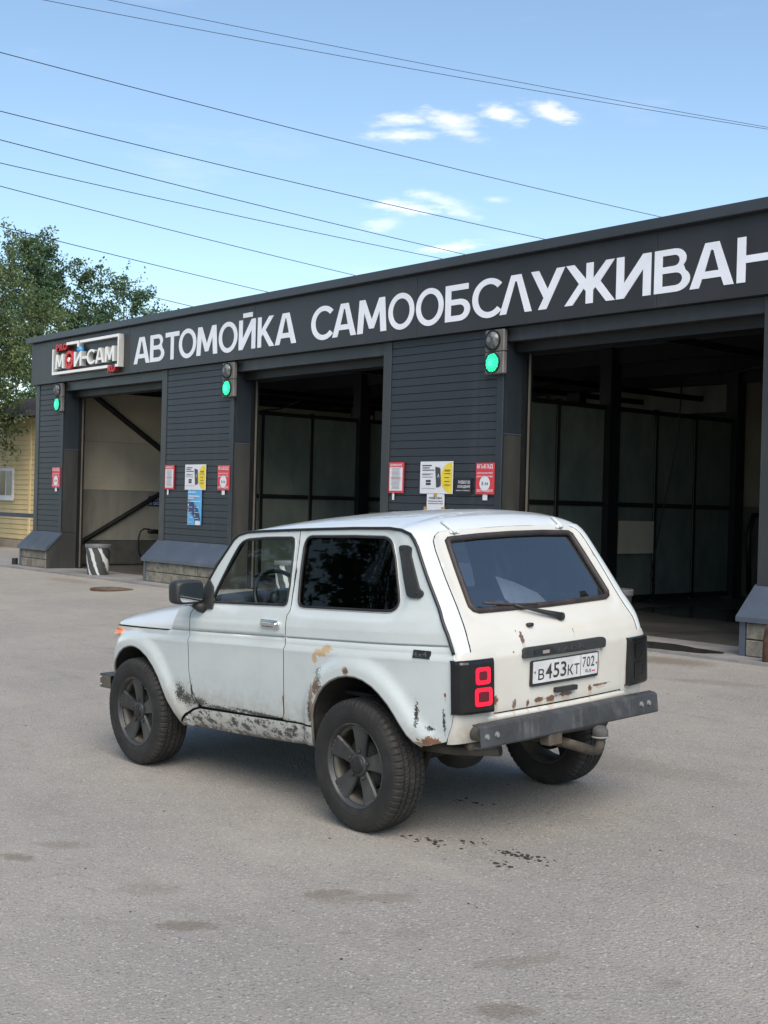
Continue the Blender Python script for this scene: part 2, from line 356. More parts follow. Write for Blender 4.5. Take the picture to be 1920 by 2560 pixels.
def grow(a, b, n=14): return a + (b - a) * (np.linspace(0, 1, n) ** 2.4)
xs = np.unique(np.round(np.concatenate([grow(-4, -900), np.arange(-4, 30, .5), grow(30, 900)]), 3)); ys = np.unique(np.round(np.concatenate([grow(-16, -700), np.arange(-16, -.6, .4), [-.6, -.35, -.34, 0, 6], grow(6, 1500)]), 3))
GX, GY = np.meshgrid(xs, ys); GZ_ = gz(GX, GY)
tag(mk('ground', np.stack([GX, GY, GZ_], -1).reshape(-1, 3), gridf(len(xs), len(ys)), asphalt(), smooth=True), kind='structure')
# ------------------------------------------------------------------ materials of the car wash
CLAD = mat('cladding', (.021, .028, .037), .42, 0, .10, 1.2, dirt=((.10, .105, .11), 2.2, .18))
CLAD2 = mat('fascia_coat', (.030, .031, .035), .36, 0, .08, .8, dirt=((.08, .075, .07), 1.2, .3), streak=True)
TRIM = mat('trim_metal', (.040, .045, .050), .38, .15, .08, 1.5, dirt=((.13, .13, .13), 3., .25))
CAPM = mat('cap_metal', (.060, .066, .076), .36, .3, .06, 1.)
SILL = mat('sill_metal', (.085, .105, .140), .38, .25, .10, 2., dirt=((.20, .20, .20), 4., .35))
REVL = mat('reveal_plate', (.036, .037, .036), .55, 0, .25, 3., dirt=((.085, .08, .07), 3., .5), streak=True)
BLACK = mat('black_rubber', (.008, .008, .009), .5, 0, .2, 6.)
STONE = mat('stone_block', (.19, .175, .145), .9, 0, .35, 9., bs=.8, bscale=38., dirt=((.07, .065, .055), 6., .6))
MORT = mat('mortar', (.05, .047, .042), .95)
CONC = mat('apron_concrete', (.225, .22, .215), .75, 0, .2, 1.3, bs=.25, bscale=70., dirt=((.09, .085, .08), 1.1, .55))
BEIGE = mat('beige_panel', (.62, .55, .43), .6, 0, .08, 1.5, dirt=((.42, .38, .30), 1.2, .4))
GREYW = mat('grey_panel', (.30, .29, .245), .6, 0, .15, 2., dirt=((.10, .105, .09), 1.6, .5), streak=True)
TILE = mat('dark_tile', (.09, .09, .085), .35, 0, .2, 4.)
DARKS = mat('dark_steel', (.016, .017, .019), .5, .2, .2, 4.)
CEIL = mat('ceiling_sheet', (.10, .115, .14), .6)
def pane_mat():
    m, nt, b = nmat('foggy_pane'); co = ocoord(nt)
    n1 = noise(nt, co, 2.2, 7., .65, (1, 1, .5)); n2 = noise(nt, co, 9., 6., .7, (1, 1, .15))
    c = mixc(nt, smooth(nt, n1, .35, .7), (.17, .215, .195), (.27, .31, .27)); c = mixc(nt, math_n(nt, 'MULTIPLY', smooth(nt, n2, .6, .75), .35), c, (.25, .27, .25))
    L(nt, c, b.inputs['Base Color']); b.inputs['Roughness'].default_value = .3
    t = N(nt, 'ShaderNodeBsdfTransparent'); t.inputs[0].default_value = (.35, .42, .36, 1); mx = N(nt, 'ShaderNodeMixShader', i_0=.3); out = nt.nodes['Material Output']
    L(nt, b.outputs[0], mx.inputs[1]); L(nt, t.outputs[0], mx.inputs[2]); L(nt, mx.outputs[0], out.inputs[0]); return m
PANE = pane_mat()
# ------------------------------------------------------------------ the car wash
WASH = empty('car_wash_building', (10.6, .28, 0), 'long dark grey self-service car wash with open bays and white lettering', 'building')
PIL = [(-1.27, -.04), (3.70, 5.94), (9.61, 11.91), (15.57, 17.85), (21.50, 22.70)]
stone_me = {}
for pi, (x0, x1) in enumerate(PIL):
    core = box('pillar', (x0 + .004, .302, 0), (x1 - .004, .60, 3.655), CLAD, WASH)
    # planks, one mesh shared up the pillar
    z = .715; pl0 = None; k = 0
    while z < 3.64:
        h = min(.1005, 3.648 - z)
        if pl0 is None: pl0 = box('plank', (x0 + .165, .279, z), (x1 - .115, .3, z + .1005), CLAD, core, bev=.0045)
        elif h > .09: dup(pl0, (0, 0, k * .105))
        z += .105; k += 1
    box('corner_trim', (x0, .266, .70), (x0 + .163, .30, 3.648), TRIM, core, bev=.004); box('corner_trim', (x1 - .113, .270, .70), (x1, .30, 3.648), CLAD, core, bev=.004)
    if pi: box('reveal_plate', (x0 - .006, .30, .712), (x0 - .001, .60, 3.48), CLAD, core)
    box('reveal_plate', (x1 + .001, .30, .712), (x1 + .007, .60, 2.335), REVL, core); box('reveal_plate', (x1 + .001, .30, 2.347), (x1 + .005, .60, 3.48), CLAD, core)
    box('reveal_ledge', (x1 + .001, .29, 2.335), (x1 + .013, .60, 2.347), SILL, core)
    if pi < 4:
        tr = MB().box((x1 + .0, .602, 0), (x1 + .06, .68, 3.6)).box((x1 + .07, .64, 0), (x1 + .085, .70, 3.5)); tr.build('door_track', BLACK, WASH)
        box('track_edge', (x1 + .088, .63, .02), (x1 + .096, .66, 3.45), mat('galvanised', (.22, .2, .17), .5, .5), WASH)
    # plinth of blocks under a sloping metal sill
    pc = box('plinth', (x0 + .07, .03, 0), (x1 - .03, .301, .346), MORT, WASH)
    for row in range(2):
        xx = x0 + .06; stp = .47; first = True; e = x1 - .025
        while xx < e - .05:
            w = (.30 if row else .47) if first else stp + rng.uniform(-.05, .05); first = False
            xe = min(xx + w, e); xe = e if e - xe < .12 else xe
            dy = rng.uniform(-.006, .006)
            box('stone', (xx + .006, 0 + dy, row * .172 + .004), (xe - .006, .05, row * .172 + .166), STONE, pc, bev=.008); xx = xe
    sec = [(-.05, .345), (-.05, .395), (.284, .709), (.284, .66), (-.03, .345)]
    V = [(x0 - .03, y, z) for y, z in sec] + [(x1 + .03, y, z) for y, z in sec]; n = 5
    mk('sill', V, [tuple(range(n)), tuple(range(2 * n - 1, n - 1, -1))] + [(i, (i + 1) % n, (i + 1) % n + n, i + n) for i in range(n)], SILL, WASH)
    for xa, xb, mm in ((x1 - .024, x1 + .012, REVL), (x0 - .012, x0 + .058, SILL)):
        sec = [(-.004, 0), (-.004, .344), (.27, .644), (.27, .705), (.598, .705), (.598, 0)]; n = 6
        V = [(xa, y, z) for y, z in sec] + [(xb, y, z) for y, z in sec]
        mk('plinth_cheek', V, [tuple(range(n)), tuple(range(2 * n - 1, n - 1, -1))] + [(i, (i + 1) % n, (i + 1) % n + n, i + n) for i in range(n)], mm, WASH)
for i in range(4):
    xa, xb = PIL[i][1], PIL[i + 1][0]
    box('lintel', (xa + .015, .30, 3.48), (xb - .001, .42, 3.652), TRIM, WASH, bev=.004); box('door_header', (xa + .03, .45, 3.36), (xb - .02, .70, 3.65), BLACK, WASH)
fas = box('fascia', (-1.34, .205, 3.655), (22.76, .80, 4.49), CLAD, WASH)
seams = [-1.35, 2.662, 6.584, 10.347, 14.262, 18.15, 22.77]
for a, b_ in zip(seams[:-1], seams[1:]): box('fascia_panel', (a + .004, .19, 3.652), (b_ - .004, .204, 4.47), CLAD2, fas, bev=.002)
box('roof_cap', (-1.45, .10, 4.492), (22.87, .85, 4.612), CAPM, WASH, bev=.006)
box('roof', (-1.26, .86, 4.25), (22.69, 9.4, 4.50), CAPM, WASH); box('ceiling', (-1.1, .81, 3.86), (22.6, 9.2, 3.95), CEIL, WASH)
for y in (1.9, 3.9, 5.6, 7.2): box('ceiling_beam', (-1.0, y, 3.62), (22.5, y + .12, 3.858), DARKS, WASH)
for x in (1.2, 2.6, 7.2, 8.6, 13.2, 14.6): box('ceiling_purlin', (x, .9, 3.52), (x + .08, 9.1, 3.615), DARKS, WASH)
box('side_wall', (-1.27, .602, 0), (-.95, 9.3, 4.24), CLAD, WASH); box('side_wall', (22.4, .602, 0), (22.70, 9.3, 4.24), CLAD, WASH)
box('back_wall', (-.94, 9.0, 0), (22.39, 9.3, 4.24), GREYW, WASH)
for k in range(4):      # closed doors at the back
    xa, xb = PIL[k][1] + .3, PIL[k + 1][0] - .2; bd = box('back_door', (xa, 8.95, 0), (xb, 8.995, 3.3), CLAD, WASH)
    for q in range(6): box('door_panel', (xa + .02, 8.93, .02 + q * .545), (xb - .02, 8.95, .55 + q * .545), CLAD, bd, bev=.01)
# lining of the first bay
for ya in np.arange(.72, 8.9, 2.76):
    yb = min(ya + 2.754, 8.93)
    for za, zb_, m_ in ((.524, 1.566, GREYW), (1.57, 2.566, BEIGE), (2.57, 3.6, BEIGE)): box('wall_panel', (-.95, ya, za), (-.90, yb, zb_), m_, WASH, bev=.004)
for k in range(12):
    ya = .72 + k * .69; box('wall_tile', (-.948, ya + .004, .02), (-.892, ya + .684, .52), TILE, WASH, bev=.004)
def bar(name, a, b, w, m, parent):
    a = Vector(a); b = Vector(b); return mk(name, *tubev([a, b], w, 4), m, parent)
bar('brace', (-.84, .95, 3.76), (-.84, 3.75, 1.96), .06, DARKS, WASH); bar('brace', (-.84, .80, .30), (-.84, 3.75, 1.98), .05, DARKS, WASH); box('column', (-.9, 3.72, 0), (-.70, 3.96, 3.86), DARKS, WASH)
# partitions between the bays
for X in (4.72, 10.6, 16.6):
    pt = box('partition_rail', (X - .03, .66, 1.48), (X + .03, 7.08, 1.55), DARKS, WASH)
    for z0, z1 in ((.06, .13), (2.93, 3.0)): box('partition_rail', (X - .031, .66, z0), (X + .031, 7.07, z1), DARKS, WASH)
    ed = [.66, 1.68, 2.76, 3.80, 5.06, 6.08, 7.08]
    for y in ed[1:3] + ed[4:6]: box('partition_post', (X - .032, y - .035, .02), (X + .032, y + .035, 3.02), DARKS, WASH)
    for y in ed[1:3] + ed[4:6]: box('glazing_bead', (X + .033, y - .048, .14), (X + .040, y - .036, 2.92), mat('bead', (.16, .16, .13), .5), WASH)
    for y in (3.80, 7.08): box('column', (X - .10, y, 0), (X + .12, y + .24, 3.86), DARKS, WASH)
    a = [.66, 1.715, 2.795, 4.04, 5.095, 6.115]; b_ = [1.645, 2.725, 3.80, 5.025, 6.045, 7.08]
    for y0, y1 in zip(a, b_):
        for z0, z1 in ((.13, 1.48), (1.55, 2.93)): box('pane', (X - .006, y0, z0), (X + .006, y1, z1), PANE, WASH)
    box('partition_wall', (X - .07, 7.33, .02), (X + .05, 8.93, 1.55), GREYW, WASH); box('partition_wall', (X - .07, 7.33, 1.555), (X + .05, 8.93, 3.8), BEIGE, WASH)
    box('notice_board', (X + .045, 4.14, .77), (X + .06, 5.0, 1.27), BEIGE, WASH)
# booms, lances and hoses hanging in the bays
for X, y0 in ((8.0, 3.3), (13.6, 4.0), (2.2, 4.4)):
    tube('ceiling_boom', [(X, y0, 3.5), (X - 1.4, y0 + .5, 3.42), (X - 1.9, y0 + .2, 3.36)], .018, DARKS, WASH)
    tube('lance_hose', [(X - 1.9, y0 + .2, 3.36), (X - 1.95, y0 + .22, 2.6), (X - 2.2, y0 + .25, 1.5), (X - 2.45, y0 + .3, .45), (X - 2.4, y0 + .35, .3)], .011, BLACK, WASH)
    box('camera_box', (X + .6, 5.2, 3.2), (X + .9, 5.4, 3.4), DARKS, WASH, bev=.02)
hose = []
for px, py in ((1350, 190), (1300, 160), (1240, 130), (1160, 122), (1110, 160), (1085, 260), (1085, 400), (1105, 480), (1140, 520), (1200, 550)):
    d = ray(150 + px * .18083, 1300 + py * .18083); t = (-.72 - CAM[0]) / d[0]; hose.append(CAM + d * t)
HG = tag(tube('pressure_hose', hose, .018, BLACK, None, 8), 'black looped wash hose hanging on the wall of the left bay', 'hose')
gun = superell(hose[1], (.05, .16, .05), .6, .6, 10, 6); mk('spray_gun', *gun, BLACK, HG, smooth=True)
tube('hose_reel', [(10.95, 7.2, .1), (10.95, 7.15, 1.1), (10.97, 7.25, 1.4), (10.97, 7.6, 1.42), (10.97, 7.75, 1.2), (10.95, 7.78, .3)], .045, BLACK, WASH)
# apron slab with its low edge
tag(box('apron', (-2.3, -.35, -.16), (24, 9.3, 0), CONC, None), kind='structure')
tag(box('bay_floor', (-.93, .72, .0005), (22.38, 8.94, .004), mat('wet_floor', (.085, .08, .072), .35, 0, .4, .9, dirt=((.16, .15, .135), 1.3, .5))), kind='structure')
pud = [(14.15, .20), (14.6, .26), (14.95, .15), (15.3, .10), (15.42, -.02), (15.25, -.22), (14.9, -.30), (14.5, -.33), (13.9, -.3), (13.4, -.1), (13.6, .14)]
pp = rounded(pud, .3, 4); pp = pp + rng.normal(0, .012, pp.shape); V2, T2, _ = cdt(pp, [], step=.2, fill=False)
wet = mat('wet_concrete', (.045, .042, .038), .12, 0, .3, 6.)
tag(mk('puddle', np.c_[V2, np.full(len(V2), .004)], T2, wet), kind='structure')
pp = rounded([(11.2, 3.5), (12.6, 3.1), (14.4, 3.6), (14.8, 4.6), (13.5, 5.2), (11.4, 5.0)], .8, 5); pp = pp + rng.normal(0, .05, pp.shape); V2, T2, _ = cdt(pp, [], step=.2, fill=False); tag(mk('puddle', np.c_[V2, np.full(len(V2), .008)], T2, wet), kind='structure')
# ------------------------------------------------------------------ lettering on the fascia
WHT = mat('letter_white', (.78, .80, .86), .45, 0, .04, 3.)
LET = empty('fascia_lettering', (9.3, .19, 3.80), 'large white letters spelling the wash name along the fascia', 'lettering')
words = [('А', 2.835, 3.38), ('В', 3.403, 3.881), ('Т', 3.918, 4.361), ('О', 4.359, 4.901), ('М', 4.916, 5.54), ('О', 5.582, 6.117), ('Й', 6.16, 6.616), ('К', 6.677, 7.118), ('А', 7.141, 7.68), ('С', 8.047, 8.564), ('А', 8.553, 9.087), ('М', 9.117, 9.741), ('О', 9.78, 10.307), ('О', 10.344, 10.875), ('Б', 10.91, 11.368), ('С', 11.406, 11.921), ('Л', 11.892, 12.427), ('У', 12.405, 12.943), ('Ж', 12.948, 13.694), ('И', 13.71, 14.19), ('В', 14.236, 14.706), ('А', 14.703, 15.248), ('Н', 15.283, 15.76), ('И', 15.85, 16.33), ('Я', 16.37, 16.82)]
XW, YW, ZW = (1, 0, 0), (0, 1, 0), (0, 0, 1)
for ch, xa, xb in words:
    V2, T2, LP = glyph(ch); e0 = V2.min(0); e1 = V2.max(0)
    V2 = V2.copy(); V2[:, 0] = (V2[:, 0] - e0[0]) / (e1[0] - e0[0]) * (xb - xa); V2[:, 1] *= .468
    V, Fc = extrude2d(V2, T2, LP, .006)
    mk('letter', place(V, (xa, .189, 3.797), XW, ZW, (0, -1, 0)), Fc, WHT, LET)
box('letter_accent', (6.28, .175, 4.296), (6.53, .189, 4.368), WHT, LET)
# ------------------------------------------------------------------ the boxed logo sign
LW = mat('logo_white', (.86, .86, .85), .4, 0, .05, 4.); LR = mat('logo_red', (.55, .03, .035), .35, 0, .08, 4.); LB = mat('logo_blue', (.05, .32, .62), .35)
LWS = mat('logo_side_shade', (.42, .42, .41), .5); LRS = mat('logo_red_side_shade', (.22, .012, .016), .5)  # frame and letter sides coloured darker than the fronts, as if shaded
LOGO = empty('logo_sign', (1.24, .19, 3.68), 'white framed box sign with red steering wheel and raised letters', 'sign')
yf, yb = .085, .188
fr = MB(); x0, x1, z0, z1 = -.095, 2.57, 3.77, 4.362; w = .05
fr.box((x0, yf, z0), (x0 + w, yb, z1 - .09)).box((x1 - w, yf, z0), (x1, yb, z1)).box((x0 + w, yf, z0), (2.16, yb, z0 + w)).box((2.44, yf, z0), (x1 - w, yb, z0 + w)).box((.50, yf, z1 - w), (.945, yb, z1)).box((1.06, yf, z1 - w), (x1 - w, yb, z1)).box((.945, yf, 4.245), (1.01, yb, z1))
fV = np.concatenate(fr.V); fr.build('sign_frame', LW, LOGO, mats=[LW, LWS], midx=[0 if np.all(fV[list(f_), 1] < yf + 1e-4) else 1 for f_ in fr.F])
def block_letter(name, ch, xa, xb, za, zb, m, parent, font=False):
    if font:
        V2, Fc = text2d(ch, .025); V2 = V2 / V2.max(0) * np.array([xb - xa, zb - za]); 
        b = bmesh.new(); vs = [b.verts.new((p[0], p[1], 0)) for p in V2]
        for f_ in Fc:
            try: b.faces.new([vs[i] for i in f_])
            except ValueError: pass
        r_ = bmesh.ops.extrude_face_region(b, geom=b.faces[:]); nv = [v for v in r_['geom'] if isinstance(v, bmesh.types.BMVert)]
        for v in nv: v.co.z = yb - yf
        b.verts.index_update(); V = np.array([v.co[:] for v in b.verts]); Fc = [tuple(v.index for v in f_.verts) for f_ in b.faces]; b.free()
    else:
        V2, T2, LP = glyph(ch); V2 = V2 - V2.min(0); V2 = V2 / V2.max(0) * np.array([xb - xa, zb - za]); V, Fc = extrude2d(V2, T2, LP, yb - yf)
    V3 = place(V, (xa, yb, za), XW, ZW, (0, -1, 0)); fr_ = [0 if np.ptp(V3[list(f_), 1]) < 1e-4 else 1 for f_ in Fc]
    return mk(name, V3, Fc, m, parent, mats=[m, LWS if m is LW else LRS], midx=fr_)
for ch, xa, xb in (('М', .042, .40), ('И', .825, 1.127), ('С', 1.345, 1.663), ('А', 1.678, 2.02), ('М', 2.044, 2.408)): block_letter('letter', ch, xa, xb, 3.878, 4.158, LW, LOGO)
box('letter', (1.15, yf, 4.0), (1.33, yb, 4.045), LW, LOGO)
for ch, xa, xb in (('P', .05, .19), ('R', .21, .35), ('O', .36, .505)): block_letter('letter', ch, xa, xb, 4.225, 4.352, LR, LOGO, True)
for ch, xa, xb in (('R', 2.17, 2.30), ('U', 2.31, 2.43)): block_letter('letter', ch, xa, xb, 3.685, 3.80, LR, LOGO, True)
box('letter_dot', (2.145, yf, 3.685), (2.16, yb, 3.70), LR, LOGO)
cx_, cz_ = .613, 4.024
V, Fc = lathev([(.165, 0), (.165, .10), (.115, .10), (.115, 0), (.165, 0)], (cx_, yb, cz_), (0, -1, 0), 36); V[:, 2] = cz_ + (V[:, 2] - cz_) * 1.07; mk('steering_wheel_ring', V, Fc, LR, LOGO)
sp = MB().box((cx_ - .12, yb - .098, cz_ - .02), (cx_ + .12, yb, cz_ + .03)).box((cx_ - .02, yb - .097, cz_ - .13), (cx_ + .02, yb, cz_ - .02)); sp.build('steering_wheel_spoke', LR, LOGO)
V, Fc = lathev([(.0, .108), (.045, .108), (.045, 0)], (cx_, yb, cz_), (0, -1, 0), 20); mk('steering_wheel_hub', V, Fc, LW, LOGO)
V, Fc = superell((1.03, .12, 4.19), (.075, .07, .06), .9, .9, 16, 10); mk('water_drop', V, Fc, LB, LOGO, smooth=True)
LOGO.location.x -= .108; LOGO.location.z += .013
# ------------------------------------------------------------------ traffic lights
HOUS = mat('lamp_housing', (.13, .125, .12), .45, .1, .15, 6., dirt=((.25, .24, .22), 8., .3))
GREEN = emis('green_lens', (.0, .62, .30), .38, (.0, .2, .1)); 
def lens_off():
    m, nt, b = nmat('unlit_lens'); co = ocoord(nt); c = mixc(nt, smooth(nt, noise(nt, co, 14.), .4, .65), (.055, .06, .062), (.17, .18, .185)); L(nt, c, b.inputs['Base Color']); b.inputs['Roughness'].default_value = .15; return m
LOFF = lens_off()
for cx_, lab in ((-.145, 'green traffic light by the leftmost bay under the logo sign'), (5.862, 'green traffic light between the posters and the middle bay'), (11.805, 'green traffic light nearest the viewer beside the right bay')):
    t = empty('traffic_light', (cx_, .28, 3.075), lab, 'traffic light', 'traffic lights beside the bays')
    for zc, lit in ((3.219, 1), (3.497, 0)):
        b0 = zc - .144 + .002; box('housing', (cx_ - .165, .195, b0), (cx_ + .165, .2645, b0 + .276), HOUS, t, bev=.012)
        V, Fc = lathev([(.128, 0), (.130, .02), (.118, .022)], (cx_ - .02, .196, zc), (0, -1, 0), 28); mk('lens_rim', V, Fc, BLACK, t)
        if lit:
            V, Fc = lathev([(0, .034), (.06, .030), (.10, .018), (.118, .002)], (cx_ - .02, .195, zc), (0, -1, 0), 28); mk('lens', V, Fc, GREEN, t, smooth=True)
            mb = MB()
            for k in range(70):
                r_ = .112 * math.sqrt((k + .5) / 70); a = k * 2.39996; dep = .034 - .030 * (r_ / .118) ** 2
                mb.add(*superell((cx_ - .02 + r_ * math.cos(a), .195 - dep, zc + r_ * math.sin(a)), (.0075, .006, .0075), 1, 1, 6, 4))
            o = mb.build('led_array', emis('led_points', (.10, 1., .52), 1.0), t); 
        else:
            V, Fc = lathev([(0, .07), (.05, .064), (.095, .04), (.118, .002)], (cx_ - .02, .195, zc), (0, -1, 0), 28); mk('lens', V, Fc, LOFF, t, smooth=True)
# ------------------------------------------------------------------ posters on the pillars
RED = mat('sign_red', (.58, .045, .06), .45, 0, .08, 6.); PAPW = mat('sign_white', (.66, .67, .72), .5, 0, .04, 6.); INK = mat('ink', (.03, .03, .035), .6); YEL = mat('sign_yellow', (.72, .55, .04), .5); TAPE = mat('brown_tape', (.45, .27, .09), .4); PINK = mat('pale_red', (.62, .22, .22), .5); BLUE = mat('sign_blue', (.10, .36, .66), .45); NAVY = mat('sign_navy', (.02, .05, .15), .45)
PYW = .266     # posters hang just in front of the cladding
def sheet(name, x0, x1, z0, z1, m, parent, lift=0.0, th=.004): return box(name, (x0, PYW - lift - th, z0), (x1, PYW - lift, z1), m, parent)
def board(name, x0, x1, z0, z1, m, label, cat='poster', group=None):
    t = empty(name, ((x0 + x1) / 2, PYW, z0), label, cat, group); sheet('board', x0, x1, z0, z1, m, t, 0, .012); return t
def words_on(t, rows, m, lift=.0125, name='lettering'):
    mb = MB()
    for s, x0, x1, z0, h in rows:
        mb.add(*fit_text(s, (x0, PYW - lift - .0015, z0), XW, ZW, (0, -1, 0), x1 - x0, h, .02))
    tag(mb.build(name, m, t), kind='stuff')
def lines_on(t, rows, m, lift=.0125, name='small_print'):
    mb = MB()
    for x0, x1, z, h in rows: mb.box((x0, PYW - lift - .0015, z), (x1, PYW - lift, z + h))
    tag(mb.build(name, m, t), kind='stuff')
def entry_sign(x0, x1, z0, z1, lab):
    t = board('entry_sign', x0, x1, z0, z1, RED, lab, 'sign', 'red entry limit signs'); w = x1 - x0; h = z1 - z0; X = lambda f: x0 + w * f; Z = lambda f: z0 + h * f
    words_on(t, [('ВЪЕЗД', X(.07), X(.94), Z(.80), h * .15), ('АВТОМОБИЛЕЙ', X(.05), X(.94), Z(.645), h * .065), ('ДЛИНОЙ БОЛЕЕ', X(.05), X(.94), Z(.53), h * .07), ('ЗАПРЕЩЕН!', X(.05), X(.95), Z(.06), h * .10)], PAPW)
    V, Fc = lathev([(0, 0), (.29 * w, 0)], (X(.5), PYW - .0135, Z(.34)), (0, -1, 0), 24); mk('white_disc', V, Fc, PAPW, t)
    words_on(t, [('5 м', X(.33), X(.68), Z(.285), h * .11)], INK, .0145)
    return t
for (x0, x1, z0, z1, lab) in ((-.43, -.10, 1.585, 1.985, 'red length limit sign on the narrow left end pillar'), (5.545, 5.88, 1.585, 1.985, 'red length limit sign right of the blue price poster'), (11.486, 11.804, 1.585, 1.98, 'red length limit sign beside the small black advert')):
    t = entry_sign(x0, x1, z0, z1, lab); sheet('hanging_tag', x0 + .12, x0 + .20, z0 - .075, z0 - .002, PAPW, t)
for x0, x1, lab in ((3.893, 4.184, 'white warning notice with red border on the second pillar'), (9.80, 10.10, 'white warning notice with red border on the third pillar')):
    t = board('warning_notice', x0, x1, 1.585, 2.0, RED, lab, 'notice', 'white notices with red borders'); w = x1 - x0
    sheet('paper', x0 + .02, x1 - .02, 1.615, 1.93, PAPW, t, .012, .002); words_on(t, [('ВНИМАНИЕ', x0 + .03, x1 - .03, 1.945, .035)], PAPW)
    lines_on(t, [(x0 + .05 + rng.uniform(0, .02), x1 - .05 - rng.uniform(0, .03), z, .006) for z in np.arange(1.64, 1.92, .017)], mat('grey_ink', (.22, .22, .22), .6), .0145)
    lines_on(t, [(x0 + .045, x1 - .045, 1.785, .012)], PINK, .0148, 'red_line'); sheet('hanging_tag', x0 + .07, x0 + .11, 1.49, 1.583, PAPW, t)
for x0, x1, lab in ((4.548, 5.178, 'white and yellow phone app poster above the blue one'), (10.438, 11.057, 'white and yellow phone app poster above a handwritten sheet')):
    t = board('app_poster', x0, x1, 1.583, 2.005, PAPW, lab, 'poster', 'white and yellow app posters'); w = x1 - x0; h = .422
    V2, T2, _ = cdt([(w * .995, .02 * h), (w * .995, .96 * h)] + [(w * (.995 - .34 * math.sin(a) ** .8), h * (.49 + .47 * math.cos(a))) for a in np.linspace(.05, 3.09, 18)], [], 10, fill=False)
    mk('yellow_area', place(np.c_[V2, np.full(len(V2), .0135)], (x0, PYW, 1.583), XW, ZW, (0, -1, 0)), T2, YEL, t)
    ph = rounded([(w * .47, .84 * h), (w * .63, .80 * h), (w * .66, .24 * h), (w * .52, .18 * h)], .02, 3); V2, T2, LP = cdt(ph, [], 10, fill=False); V, Fc = extrude2d(V2, T2, LP, .003); V[:, 2] += .0137
    mk('phone_picture', place(V, (x0, PYW, 1.583), XW, ZW, (0, -1, 0)), Fc, mat('phone_dark', (.05, .05, .055), .4), t)
    words_on(t, [('Λ', x0 + w * .55, x0 + w * .61, 1.583 + h * .5, .05)], PAPW, .0172, 'phone_mark')
    lines_on(t, [(x0 + w * a, x0 + w * b_, 1.583 + h * c_, h * d_) for a, b_, c_, d_ in ((.07, .36, .86, .03), (.07, .30, .79, .025), (.07, .44, .72, .025), (.07, .40, .61, .012), (.07, .32, .58, .012), (.07, .40, .51, .012), (.05, .48, .16, .006), (.76, .94, .72, .02), (.76, .92, .69, .012), (.76, .94, .61, .02), (.76, .9, .49, .02), (.76, .92, .37, .02), (.76, .95, .26, .02), (.19, .34, .36, .065), (.19, .34, .27, .065))], INK, .0142)
t = board('price_poster', 4.653, 5.068, .995, 1.578, BLUE, 'tall light blue poster with a navy arc below the app poster')
V2, T2, _ = cdt([(0.005, .02 + .28)] + [(.005 + .40 * math.sin(a) * 1., .02 + .40 * math.cos(a)) for a in np.linspace(0.0, 1.35, 12)] + [(.41, .005), (.24, .005)] + [(.005 + .235 * math.sin(a), .005 + .21 * math.cos(a)) for a in np.linspace(1.5, 0.02, 8)], [], 10, fill=False)
mk('navy_arc', place(np.c_[V2, np.full(len(V2), .0135)], (4.653, PYW, .995), XW, ZW, (0, -1, 0)), T2, NAVY, t)
lines_on(t, [(4.67, 4.77, 1.535, .014), (4.79, 4.90, 1.535, .014), (4.67, 5.02, 1.47, .016), (4.67, 4.84, 1.435, .014), (4.66, 5.05, 1.385, .012)], PAPW, .0142); words_on(t, [(s, 4.668 + .205 * q, 4.695 + .205 * q, z, .035) for s, q, z in (('1', 0, 1.315), ('2', 1, 1.315), ('3', 0, 1.23), ('4', 1, 1.23), ('5', 0, 1.14), ('6', 1, 1.14), ('7', 0, 1.06))], PAPW, .0145)
lines_on(t, [(4.668 + .205 * q, 4.80 + .205 * q, z, .007) for q, z in ((0, 1.29), (1, 1.29), (0, 1.205), (1, 1.205), (0, 1.12), (1, 1.105), (0, 1.04))], PAPW, .0145, 'fine_print'); sheet('white_corner', 4.905, 5.05, 1.0, 1.07, PAPW, t, .0145, .002)
t = board('black_advert', 11.105, 11.407, 1.584, 1.792, mat('advert_black', (.01, .012, .018), .35), 'small black advert with white wheel alignment lettering', 'advert')
words_on(t, [('РАЗВАЛ 3D', 11.17, 11.385, 1.715, .042), ('СХОЖДЕНИЕ', 11.155, 11.385, 1.655, .042), ('запись по телефону', 11.13, 11.385, 1.618, .02)], PAPW)
t = board('handwritten_sheet', 10.58, 10.905, 1.30, 1.578, PAPW, 'white handwritten sheet taped beneath the app poster', 'paper'); words_on(t, [('мой-сам', 10.625, 10.87, 1.51, .04), ('Бесплатный пылесос', 10.61, 10.89, 1.475, .022), ('в каждом боксе моем', 10.61, 10.89, 1.443, .022)], INK)
for x, z in ((10.745, 1.565), (10.56, 1.385), (10.90, 1.385)): box('tape', (x - .03, PYW - .018, z - .02), (x + .03, PYW - .0125, z + .025), TAPE, t)
t = empty('water_sign', (-.885, 3.0, 1.27), 'small dark sign with pale lettering inside the left bay', 'sign'); box('board', (-.90, 2.70, 1.25), (-.885, 3.3, 1.47), NAVY, t)
mb = MB(); mb.add(*fit_text('ВОДА', (-.8835, 2.72, 1.375), (0, 1, 0), ZW, (1, 0, 0), .34, .065, .02)); mb.add(*fit_text('В ОСМОС', (-.8835, 2.72, 1.285), (0, 1, 0), ZW, (1, 0, 0), .5, .065, .02)); tag(mb.build('lettering', PAPW, t), kind='stuff')
